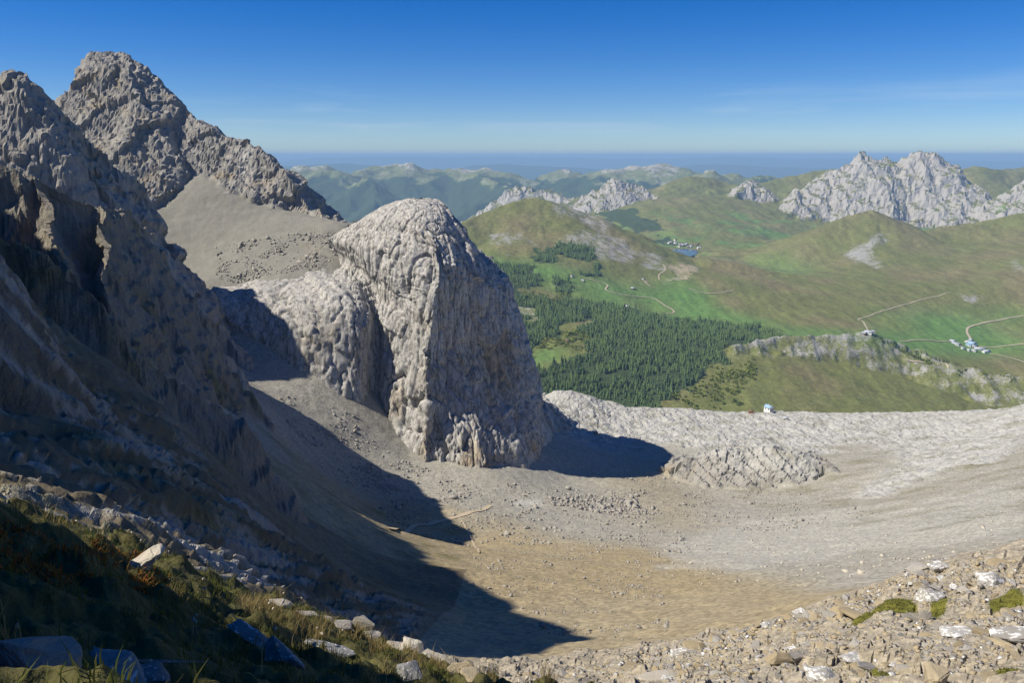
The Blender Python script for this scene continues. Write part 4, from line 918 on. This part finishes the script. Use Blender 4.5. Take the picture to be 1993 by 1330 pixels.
# larger blocks below the pinnacle
for j, (px, py, w, lab) in enumerate([(1168, 968, 5.5, 'slab leaning among the pale blocks beyond the dry pond'), (1205, 975, 6.5, 'dark edged block in the boulder train beyond the dry pond'), (1222, 980, 7, 'largest block of the boulder train below the pinnacle'),
                                 (1238, 986, 5.5, 'last block of the boulder train below the pinnacle'), (1080, 1036, 3.2, 'white stone lying alone on the grey scree floor'), (1160, 848, 9, 'pale knob of rock at the edge of the pinnacle shadow'), (1322, 985, 3.6, 'dark block alone on the tan scree below the rock knoll'), (1410, 942, 4.0, 'dark angular block under the rock knoll')]):
    q = NA.hit(px, py, 200, 880); stone('boulder', q, w, M_SCREE if j != 4 else M_PALE, j % 16, (0.3, 0.3, j), (1, 0.8, 1.0), lab, 'boulder')

# ------------------------------------------------------------------ grass and small plants on the near shoulder
def mat_blade(name, a, b, tr=0.35):
    t = NT(name); c = t.mix(t.attr('tint'), a, b)
    t.b.inputs['Base Color'].default_value = (*a, 1); t.l.new(c, t.b.inputs['Base Color']); t.b.inputs['Roughness'].default_value = 0.6
    tl = t.n.new('ShaderNodeBsdfTranslucent'); t.l.new(c, tl.inputs[0]); mx = t.n.new('ShaderNodeMixShader'); mx.inputs[0].default_value = tr
    t.l.new(t.b.outputs[0], mx.inputs[1]); t.l.new(tl.outputs[0], mx.inputs[2]); t.l.new(mx.outputs[0], t.n['Material Output'].inputs[0]); return t.m
def blades(base, n, h, w, lean, spread, seed):
    """curved tapering blades growing from the tuft centres in base"""
    r = np.random.default_rng(seed); b = base[r.integers(len(base), size=n)]
    hh = h * np.exp(r.normal(0, 0.3, n)); a = r.uniform(0, 6.28, n); l = lean * r.random(n) * hh
    px_ = b[:, 0] + r.normal(0, spread, n); py_ = b[:, 1] + r.normal(0, spread, n); pz = FG.h(px_, py_) - 0.02
    dx, dy = np.cos(a) * l + 0.12 * hh, np.sin(a) * l
    ta = a + 1.57 + r.normal(0, 0.5, n); wx_, wy_ = np.cos(ta) * w / 2, np.sin(ta) * w / 2
    V = np.zeros((n, 5, 3))
    for k, (f, ww) in enumerate(((0, 1.0), (0.55, 0.8))):
        for sgn, idx in ((-1, 2 * k), (1, 2 * k + 1)):
            V[:, idx, 0] = px_ + dx * f * f + sgn * wx_ * ww; V[:, idx, 1] = py_ + dy * f * f + sgn * wy_ * ww; V[:, idx, 2] = pz + hh * f
    V[:, 4] = np.stack([px_ + dx, py_ + dy, pz + hh * 0.95], 1)
    o = (np.arange(n) * 5)[:, None]
    Fq = np.concatenate([o + np.array([0, 1, 3]), o + np.array([0, 3, 2]), o + np.array([2, 3, 4])])
    return V.reshape(-1, 3), Fq, np.repeat(r.random(n), 5)
rg = np.random.default_rng(11)
def intuft(n, poly):
    P_ = np.array(poly)[:, :2]; lo, hi = P_.min(0), P_.max(0); o_ = np.zeros((0, 2))
    while len(o_) < n:
        q = np.stack([rg.uniform(lo[0], hi[0], 3000), rg.uniform(lo[1], hi[1], 3000)], 1); o_ = np.concatenate([o_, q[inpoly(q[:, 0], q[:, 1], P_)]])
    return o_[:n]
tp = [(p[0], p[1]) for p in turfpoly]
V, Fq, ti = blades(intuft(2200, tp), 60000, 0.10, 0.010, 0.9, 0.08, 1)
tag(mesh_obj('grass', V, Fq, mat_blade('grass_blade', (0.05, 0.075, 0.015), (0.15, 0.15, 0.04)), dict(tint=ti)), 'dark green turf of the shaded near shoulder', kind='stuff')
rimp = frag([(430, 1150), (520, 1178), (720, 1238), (880, 1300), (960, 1325), (860, 1310), (700, 1250), (500, 1190)])
V, Fq, ti = blades(np.concatenate([intuft(60, rimp), intuft(160, tp)]), 8000, 0.19, 0.009, 0.8, 0.06, 2)
tag(mesh_obj('dry_grass', V, Fq, mat_blade('straw', (0.20, 0.16, 0.06), (0.36, 0.28, 0.13)), dict(tint=ti)), 'straw coloured grass tufts along the sunlit rim', kind='stuff')
lf = frag([(0, 1020), (120, 1050), (260, 1090), (320, 1120), (300, 1160), (180, 1130), (0, 1110)])
V, Fq, ti = blades(intuft(60, lf), 2200, 0.07, 0.022, 1.2, 0.08, 3)
tag(mesh_obj('red_leaves', V, Fq, mat_blade('autumn_leaf', (0.28, 0.075, 0.02), (0.27, 0.17, 0.035)), dict(tint=ti)), 'rust and yellow low leaves in the turf', kind='stuff')
V, Fq, ti = blades(intuft(150, tp), 300, 0.26, 0.008, 0.3, 0.05, 4)
tag(mesh_obj('grass_stalks', V, Fq, mat_blade('stalk', (0.30, 0.25, 0.13), (0.42, 0.36, 0.22)), dict(tint=ti)), 'thin dry stalks rising above the turf', kind='stuff')
tips = V.reshape(-1, 5, 3)[:, 4]
mc = np.argwhere((FG.attrs['moss'] > 0.5)); mxy = np.stack([FG.X[mc[:, 0], mc[:, 1]], FG.Y[mc[:, 0], mc[:, 1]]], 1)
mV, mF, mt = blades(mxy, 9000, 0.045, 0.012, 1.2, 0.05, 8)
tag(mesh_obj('moss_tufts', mV, mF, mat_blade('moss_blade', (0.09, 0.10, 0.02), (0.20, 0.19, 0.05)), dict(tint=mt)), 'low yellow green moss and turf cushions among the stones', kind='stuff')
tag(join_hulls('seed_heads', [(p[0], p[1], p[2], 0.045, rotm(0.3, 1.3, i), (2, 3, 6, 7)[i % 4]) for i, p in enumerate(tips[:170])], mat_stone('seed_head', (0.52, 0.46, 0.36), (0.66, 0.60, 0.50))), 'pale seed heads on the dry stalks', kind='stuff')

# ------------------------------------------------------------------ footpath and tracks
def strip(name, pts, w, sheet, mat, label, lift=0.35):
    P_ = np.array(pts)[:, :2]; L = np.concatenate([[0], np.cumsum(np.hypot(*np.diff(P_, axis=0).T))])
    n = max(8, int(L[-1] / (w * 2.0))); t = np.linspace(0, len(P_) - 1, n)
    C = crom(P_, t, 0, False); T = np.gradient(C, axis=0); T /= np.linalg.norm(T, axis=1)[:, None] + 1e-9
    Nn_ = np.stack([-T[:, 1], T[:, 0]], 1); ww = w / 2 * (1 + 0.25 * n2(np.arange(n) / 3.0, np.zeros(n), 4))[:, None]
    V = []
    for k in (-1, 0, 1):
        q = C + Nn_ * ww * k; V.append(np.column_stack([q, sheet.h(q[:, 0], q[:, 1])]))
    V = np.stack(V, 1); V[:, :, 2] = V[:, :, 2].max(1, keepdims=True) * 0.5 + V[:, :, 2] * 0.5 + lift
    i = np.arange(n - 1)[:, None] * 3
    Fq = np.concatenate([i + np.array([0, 1, 4, 3]), i + np.array([1, 2, 5, 4])])
    return tag(mesh_obj(name, V.reshape(-1, 3), Fq, mat), label, kind='structure')
tdirt = NT('track_dirt'); M_DIRT = tdirt.out(tdirt.mix(tdirt.noise(0.1, 4), (0.33, 0.28, 0.19), (0.46, 0.40, 0.30)))
tpath = NT('path_dirt'); M_PATH = tpath.out(tpath.mix(tpath.noise(0.4, 4), (0.40, 0.33, 0.22), (0.50, 0.42, 0.30)))
strip('footpath', gp([(762, 1034), (800, 1030), (840, 1021), (880, 1010), (925, 996), (955, 985)], 200, 640), 3.6, NA, M_PATH, 'narrow pale footpath cut across the scree of the bowl')
strip('footpath', gp([(898, 1015), (912, 1040), (925, 1065), (932, 1078)], 200, 640), 1.0, NA, M_PATH, 'faint trail dropping from the footpath down the scree')
for pix, w, lab in (([(1140, 543), (1160, 548), (1182, 556), (1180, 566), (1215, 575), (1265, 580), (1290, 593), (1312, 608), (1285, 612), (1265, 611)], 9, 'pale gravel track winding through the meadows below the hay hill'),
                    ([(1260, 550), (1252, 546), (1265, 558), (1273, 560)], 9, 'short hairpin of gravel track in the bright meadow'), ([(1290, 515), (1295, 525), (1283, 535), (1283, 546)], 8, 'track climbing from the meadow towards the lake'),
                    ([(1340, 562), (1370, 571), (1400, 571), (1428, 566)], 8, 'level track under the banded hillside'),
                    ([(1993, 615), (1960, 620), (1920, 628), (1888, 637), (1882, 648), (1892, 664)], 12, 'sandy road curving down to the hamlet'), ([(1905, 676), (1940, 676), (1993, 670)], 11, 'sandy road leaving the hamlet to the right'),
                    ([(1925, 689), (1955, 695), (1985, 703), (2010, 712)], 10, 'track running downhill from the hamlet'), ([(1750, 666), (1790, 663), (1850, 667)], 9, 'track from the pass to the hamlet'),
                    ([(1690, 645), (1680, 628), (1672, 622), (1720, 605), (1780, 588), (1850, 570)], 8, 'track climbing the meadow behind the pass'), ([(1762, 702), (1800, 706), (1830, 709), (1845, 718)], 7, 'path along the crest of the banded ridge'),
                    ([(1350, 499), (1400, 506), (1450, 514), (1500, 524)], 8, 'pale track along the hay ridge beside the lake')):
    strip('gravel_track', vpoly(pix), 0.75 * w, VS, M_DIRT, lab, 1.2)

# ------------------------------------------------------------------ lake
tw = NT('lake_water'); tw.b.inputs['Roughness'].default_value = 0.08; tw.b.inputs['Specular IOR Level'].default_value = 0.5
M_WATER = tw.out((0.02, 0.12, 0.30), tw.bump(tw.noise(0.3, 3), 0.2, 0.3))
me = bpy.data.meshes.new('lake'); me.from_pydata([tuple(v) for v in lk], [], [list(range(len(lk)))]); me.materials.append(M_WATER)
lo_ = bpy.data.objects.new('lake', me); COL.objects.link(lo_); tag(lo_, 'small deep blue lake behind the hay ridge', kind='structure')

# ------------------------------------------------------------------ houses
def plain(name, c, rough=0.8, var=0.12):
    t = NT(name); t.b.inputs['Roughness'].default_value = rough
    return t.out(t.mix(t.noise(1.5, 3), tuple(v * (1 - var) for v in c), tuple(min(1, v * (1 + var)) for v in c)))
H_WHITE = plain('white_render', (0.74, 0.73, 0.70)); H_WOOD = plain('dark_timber', (0.16, 0.10, 0.06)); H_STONE = plain('stone_wall', (0.42, 0.39, 0.34)); H_GLASS = plain('window_glass', (0.03, 0.04, 0.05), 0.15)
H_BLUE = plain('blue_metal_roof', (0.30, 0.44, 0.56), 0.45); H_GREY = plain('grey_metal_roof', (0.42, 0.45, 0.48), 0.45); H_BROWN = plain('shingle_roof', (0.17, 0.12, 0.085)); H_RUST = plain('rust_sheet', (0.26, 0.12, 0.07))
def boxes(name, bl, mat, parent):
    V, Fq = [], []
    for c, s_, R in bl:
        o = len(V); c = np.array(c)
        for dx in (-1, 1):
            for dy in (-1, 1):
                for dz in (-1, 1): V.append(c + R @ (np.array([dx, dy, dz]) * np.array(s_) / 2))
        Fq += [[o + i for i in f] for f in ((0, 1, 3, 2), (4, 6, 7, 5), (0, 4, 5, 1), (2, 3, 7, 6), (0, 2, 6, 4), (1, 5, 7, 3))]
    return mesh_obj(name, np.array(V), np.array(Fq), mat, smooth=False, parent=parent)
def house(name, p, w, l, h, rz, wall, roof, label, cat='house', group=None, detail=1, pitch=0.6):
    """w across the gable, l along the ridge, h to the eaves"""
    root = bpy.data.objects.new(name, None); COL.objects.link(root); root.location = (p[0], p[1], p[2]); root.rotation_euler = (0, 0, rz); root.empty_display_size = 1
    rh = w / 2 * pitch; I = np.eye(3); bz = -2.5
    V = [(sx * w / 2, sy * l / 2, z) for sy in (-1, 1) for sx, z in ((-1, bz), (1, bz), (1, h), (0, h + rh), (-1, h))]
    V = [(v[0] if abs(v[0]) > 0 else 0, v[1], v[2]) for v in V]
    me = bpy.data.meshes.new('wall'); me.from_pydata(V, [], [(0, 1, 2, 3, 4), (9, 8, 7, 6, 5), (0, 5, 6, 1), (1, 6, 7, 2), (4, 9, 5, 0), (2, 7, 8, 3), (3, 8, 9, 4)]); me.materials.append(wall)
    o = bpy.data.objects.new('wall', me); COL.objects.link(o); o.parent = root
    an = math.atan2(rh, w / 2); sl = math.hypot(w / 2, rh) * 1.18
    rf = boxes('roof', [((sgn * cos(an) * (sl / 2 - 0.0), 0, h + rh + 0.16 - sin(an) * sl / 2), (sl, l * 1.1, 0.22), rotm(0, sgn * an, 0)) for sgn in (-1, 1)], roof, root)
    if detail:
        boxes('chimney', [((w * 0.18, l * 0.2, h + rh * 0.75 + 0.6), (0.7, 0.7, 1.5), I)], H_STONE, rf)
        for sy in (-1, 1):
            for sx in (-0.25, 0.25):
                wi = boxes('window', [((sx * w, sy * (l / 2 + 0.03), h * 0.62), (w * 0.16, 0.12, h * 0.34), I)], H_GLASS, root)
                if detail > 1: boxes('sill', [((sx * w, sy * (l / 2 + 0.1), h * 0.62 - h * 0.2), (w * 0.2, 0.2, 0.1), I)], H_STONE, wi)
        for k in (-0.25, 0.25):
            for sx in (-1, 1): boxes('window', [((sx * (w / 2 + 0.03), k * l, h * 0.6), (0.12, l * 0.14, h * 0.36), I)], H_GLASS, root)
        boxes('door', [((0, -(l / 2 + 0.04), h * 0.36), (w * 0.14, 0.14, h * 0.72), I)], H_WOOD, root)
    return tag(root, label, cat, group)
q = NA.hit(1499, 803, 700, 900)
house('mountain_hut', q + np.array([0, 5, 0.3]), 6.6, 9.0, 4.3, radians(28), H_WHITE, H_BLUE, 'white mountain hut with blue metal roof on the rim of the limestone shelf', 'hut', detail=2, pitch=0.75)
q = NA.hit(1463, 806, 700, 900)
house('shed', q + np.array([0, 3, 0.2]), 4.0, 5.5, 2.0, radians(70), H_RUST, H_BROWN, 'low rust brown shed on the shelf beside the white hut', 'shed', detail=0)
q = NA.hit(1530, 818, 700, 900)
house('shed', q + np.array([0, 2, 0.0]), 3.6, 5.0, 1.6, radians(80), H_STONE, H_GREY, 'small grey stone shelter on the shelf below the white hut', 'shed', detail=0)
def vhouse(px, py, w, l, h, rz, wall, roof, label, group=None, sheet=VS, d=1, d0=1300, d1=4900):
    q = sheet.hit(px, py, d0, d1); house('chalet', q + np.array([0, 3, 0.5]), w, l, h, rz, wall, roof, label, 'house', group, d)
for a_ in [(1221, 600, 12, 16, 6, 1.2, H_WOOD, H_GREY, 'timber chalet where the gravel track forks in the bright meadow'), (1105, 667, 10, 14, 5, 0.4, H_WOOD, H_BROWN, 'chalet on the sloping clearing inside the spruce forest'),
           (1020, 694, 10, 13, 5, 1.0, H_STONE, H_BROWN, 'small chalet at the lower corner of the forest clearing'), (1232, 564, 11, 15, 5, 1.4, H_WOOD, H_GREY, 'farm with grey roof beside the meadow track'), (1113, 539, 9, 12, 5, 0.6, H_WHITE, H_BROWN, 'lone white house below the spruce clump on the hay hill'),
           (955, 504, 12, 18, 5, 1.3, H_STONE, H_BROWN, 'farm at the foot of the hay hill above the dark wood'), (1218, 601 - 5, 8, 10, 4, 0.2, H_WOOD, H_BROWN, 'small barn behind the timber chalet at the track fork'), (1096, 495, 9, 11, 6, 0.4, H_WHITE, H_BROWN, 'white house half hidden in the spruce clump'),
           (1135, 548, 8, 12, 4, 0.9, H_STONE, H_GREY, 'hut on the grassy rise above the meadow track'), (1252, 546, 8, 11, 4, 0.5, H_STONE, H_GREY, 'grey hut inside the track hairpin'),
           (1691, 650, 14, 22, 5, 0.9, H_WHITE, H_GREY, 'largest building on the grassy pass at the end of the banded ridge'), (1683, 652, 10, 14, 4, 0.5, H_WOOD, H_GREY, 'timber building beside the largest one on the pass'), (1700, 648, 9, 12, 4, 1.2, H_STONE, H_GREY, 'stone building behind the others on the pass')]:
    vhouse(*a_)
for j, (px, py, w, l, roof, lab) in enumerate([(1855, 667, 14, 20, H_GREY, 'white house standing apart at the end of the hamlet track'), (1861, 672, 13, 24, H_GREY, 'long grey roofed barn next to the house set apart'), (1868, 675, 10, 16, H_BROWN, 'brown roofed house between barn and big blue roof'),
        (1884, 668, 13, 18, H_GREY, 'grey roofed house against the big blue roof'), (1891, 671, 22, 34, H_BLUE, 'big farm with pale blue roof in the middle of the hamlet'), (1886, 675, 12, 18, H_BLUE, 'smaller blue roofed wing below the big farm'), (1896, 677, 11, 15, H_GREY, 'house where the hamlet roads meet'),
        (1875, 681, 9, 12, H_GREY, 'white cottage below the hamlet green'), (1886, 684, 9, 12, H_GREY, 'second white cottage below the hamlet green'), (1896, 685, 10, 14, H_GREY, 'white house at the bend below the road junction'), (1907, 682, 16, 34, H_GREY, 'long low barn under the road junction'), (1920, 687, 14, 26, H_GREY, 'white barn at the lower end of the hamlet'), (1890, 664, 9, 12, H_GREY, 'cottage beside the road entering the hamlet')]):
    vhouse(px, py, w, l, 5.0, 0.3 + 0.5 * (j % 4), H_WHITE, roof, lab, 'houses of the hamlet')
rv = np.random.default_rng(3)
for j in range(26):
    px, py = 1306 + 58 * j / 25 + rv.normal() * 4, 474 + 9.5 * j / 25 + rv.normal() * 2.2
    q = MS.hit(px, py, 4900, 6500)
    house('village_house', q + np.array([0, 4, 0.5]), 13, 17, 7, rv.uniform(0, 3), (H_WHITE, H_WOOD)[j % 2], (H_GREY, H_BROWN)[j % 3 == 0], ('white walled' if j % 2 == 0 else 'timber') + ' house of the distant village behind the blue lake' + (' with brown roof' if j % 3 == 0 else ' with grey roof'), 'house', 'houses of the lake village, ' + ('white' if j % 2 == 0 else 'timber') + (' brown' if j % 3 == 0 else ' grey'), 0)

# ------------------------------------------------------------------ spruces
def mat_leaf(name, a, b):
    t = NT(name); c = t.mix(t.noise(0.35, 4, 0.7), a, b)
    oi = t.n.new('ShaderNodeObjectInfo'); tt_ = t.math('ADD', t.attr('tint'), t.math('MULTIPLY', oi.outputs['Random'], 0.6))
    c = t.mix(1.0, c, t.ramp(tt_, [(0.0, (0.6, 0.65, 0.7)), (0.6, (1.1, 1.1, 1.0)), (1.0, (1.9, 1.75, 1.1))]), 'MULTIPLY')
    return t.out(c)
M_SPR = mat_leaf('spruce_needles', (0.028, 0.055, 0.031), (0.07, 0.11, 0.055)); M_TRUNK = plain('bark', (0.13, 0.09, 0.06)); M_BUSH = mat_leaf('bush_leaves', (0.06, 0.085, 0.02), (0.13, 0.155, 0.045))
def spruce(seed, tiers=4, sides=6):
    r = np.random.default_rng(seed); V, Fq = [], []
    for k in range(tiers):
        z0 = 0.10 + 0.78 * k / tiers; z1 = min(1.0, z0 + 0.34); rr_ = 0.19 * (1 - 0.84 * k / tiers) * (0.85 + 0.3 * r.random())
        o = len(V); V.append((r.normal() * 0.01, r.normal() * 0.01, z1))
        for i in range(sides):
            a = 6.283 * (i + 0.4 * r.random()) / sides + k; q = rr_ * (1.15 if i % 2 else 0.62) * (0.8 + 0.4 * r.random())
            V.append((q * cos(a), q * sin(a), z0 - (0.04 if i % 2 else -0.02) + 0.02 * r.normal()))
        Fq += [(o, o + 1 + i, o + 1 + (i + 1) % sides) for i in range(sides)]
    return np.array(V), np.array(Fq)
SPR = [spruce(k) for k in range(6)]
def bush(seed):
    r = np.random.default_rng(seed); V, Fq = [], []
    for k in range(22):
        c = r.normal(size=3); c *= 0.42 / np.linalg.norm(c) * r.random() ** 0.4; c[2] = abs(c[2]) * 1.1 + 0.15
        u = r.normal(size=3); u /= np.linalg.norm(u); v = np.cross(u, r.normal(size=3)); v /= np.linalg.norm(v); o = len(V)
        for a in (0, 2.1, 4.2): V.append(c + 0.2 * (cos(a) * u + sin(a) * v))
        Fq.append((o, o + 1, o + 2))
    return np.array(V), np.array(Fq)
BSH = [bush(k) for k in range(5)]
def tree_spots(polys, n, seed, clear=()):
    r = np.random.default_rng(seed); out = np.zeros((0, 2))
    areas = []
    for p_ in polys:
        q = np.array(p_)[:, :2]; areas.append(0.5 * abs(np.dot(q[:, 0], np.roll(q[:, 1], 1)) - np.dot(q[:, 1], np.roll(q[:, 0], 1))))
    for p_, ar in zip(polys, areas):
        m = int(n * ar / sum(areas)); q = np.array(p_)[:, :2]; lo, hi = q.min(0), q.max(0); got = np.zeros((0, 2))
        while len(got) < m:
            c = np.stack([r.uniform(lo[0] - 30, hi[0] + 30, 4000), r.uniform(lo[1] - 30, hi[1] + 30, 4000)], 1)
            jx = c[:, 0] + 40 * fbm(c[:, 0] / 110, c[:, 1] / 110, 4, 0.6, 31); jy = c[:, 1] + 40 * fbm(c[:, 0] / 110, c[:, 1] / 110, 4, 0.6, 37)
            ok = inpoly(jx, jy, q)
            for c_ in clear: ok &= ~inpoly(jx, jy, c_)
            ok &= r.random(4000) < 0.55 + 1.1 * fbm(c[:, 0] / 60, c[:, 1] / 60, 3, 0.6, 97)
            if not ok.any(): break
            got = np.concatenate([got, c[ok]])
        out = np.concatenate([out, got[:m]])
    return out
ts = tree_spots(wood_polys, 14000, 21, clear_polys)
tz = VS.h(ts[:, 0], ts[:, 1]); rt = np.random.default_rng(22)
th = 14 * np.exp(rt.normal(0, 0.28, len(ts)))
vis = np.array([1.0 if 900 < to_px(x_, y_, z_)[0] < 1993 and to_px(x_, y_, z_)[1] < 778 else 0.0 for x_, y_, z_ in zip(ts[:, 0], ts[:, 1], tz)])
near = np.argsort(-vis * th / np.hypot(ts[:, 0], ts[:, 1]))[:300]
isn = np.zeros(len(ts), bool); isn[near] = True
CR, TK = [], None
for k in range(6):
    me = bpy.data.meshes.new('crown'); me.from_pydata(SPR[k][0].tolist(), [], SPR[k][1].tolist()); me.materials.append(M_SPR); CR.append(me)
TK = bpy.data.meshes.new('trunk')
tv_ = [(r_ * cos(a), r_ * sin(a), z) for r_, z in ((0.022, -0.06), (0.008, 0.8)) for a in (0, 1.57, 3.14, 4.71)]
TK.from_pydata(tv_, [], [(i, (i + 1) % 4, 4 + (i + 1) % 4, 4 + i) for i in range(4)]); TK.materials.append(M_TRUNK)
items = []
for i in range(len(ts)):
    k = i % 6
    if isn[i]:
        e = bpy.data.objects.new('spruce_tree', None); COL.objects.link(e); e.location = (ts[i, 0], ts[i, 1], tz[i]); e.rotation_euler = (0, 0, rt.uniform(0, 6.28)); e.scale = (th[i],) * 3
        for nm, me in (('trunk', TK), ('crown', CR[k])):
            c = bpy.data.objects.new(nm, me); COL.objects.link(c); c.parent = e
        ppx = to_px(ts[i, 0], ts[i, 1], tz[i])[0]
        tag(e, ('tall' if th[i] > 23 else 'middling' if th[i] > 19.5 else 'short') + ' dark spruce of the valley forest ' + ('close to the pinnacle wall' if ppx < 1090 else 'above the bare ochre gullies' if ppx < 1190 else 'above the rim of the pale shelf' if ppx < 1290 else 'at the foot of the banded green ridge'), 'tree', 'spruces of the valley forest')
    else: items.append((ts[i, 0], ts[i, 1], tz[i], th[i], rotm(0, 0, rt.uniform(0, 6.28)), k))
tag(join_hulls('spruce_forest', items, M_SPR, SPR, tint=True), 'dense dark spruce forest filling the valley floor', kind='stuff')
bp = [vpoly(p) for p in ([(1300, 790), (1400, 720), (1480, 700), (1440, 790)], [(1000, 570), (1120, 570), (1100, 600), (1000, 600)], [(1060, 650), (1150, 640), (1150, 700), (1060, 680)], [(1700, 655), (1760, 690), (1850, 712), (1800, 700)], [(1860, 715), (1993, 735), (1993, 745), (1860, 725)])]
bs_ = tree_spots(bp, 1500, 31); bz_ = VS.h(bs_[:, 0], bs_[:, 1])
tag(join_hulls('shrubs', [(bs_[i, 0], bs_[i, 1], bz_[i] - 0.3, 7 * math.exp(rt.normal(0, 0.35)), rotm(0, 0, rt.uniform(0, 6.28)), i % 5) for i in range(len(bs_))], M_BUSH, BSH, tint=True), 'light green alder bushes at the forest margin and on the ridge', kind='stuff')

# ------------------------------------------------------------------ haze
def haze():
    hx, hy, z0, z1 = 130000.0, 130000.0, -2300.0, 138.0
    V = np.array([(sx * hx, sy * hy, z) for z in (z0, z1) for sx, sy in ((-1, -1), (1, -1), (1, 1), (-1, 1))], float)
    Fq = np.array([(3, 2, 1, 0), (4, 5, 6, 7), (0, 1, 5, 4), (1, 2, 6, 5), (2, 3, 7, 6), (3, 0, 4, 7)])
    m = bpy.data.materials.new('haze'); m.use_nodes = True; nt = m.node_tree
    nt.nodes.remove(nt.nodes['Principled BSDF'])
    v = nt.nodes.new('ShaderNodeVolumePrincipled')
    v.inputs['Color'].default_value = (0.43, 0.70, 1.0, 1); v.inputs['Density'].default_value = 4.0e-5; v.inputs['Anisotropy'].default_value = 0.0
    nt.links.new(v.outputs[0], nt.nodes['Material Output'].inputs['Volume'])
    o = mesh_obj('haze', V, Fq, m, smooth=False)
    tag(o, 'thin blue summer haze filling the valley air', kind='stuff')
haze()
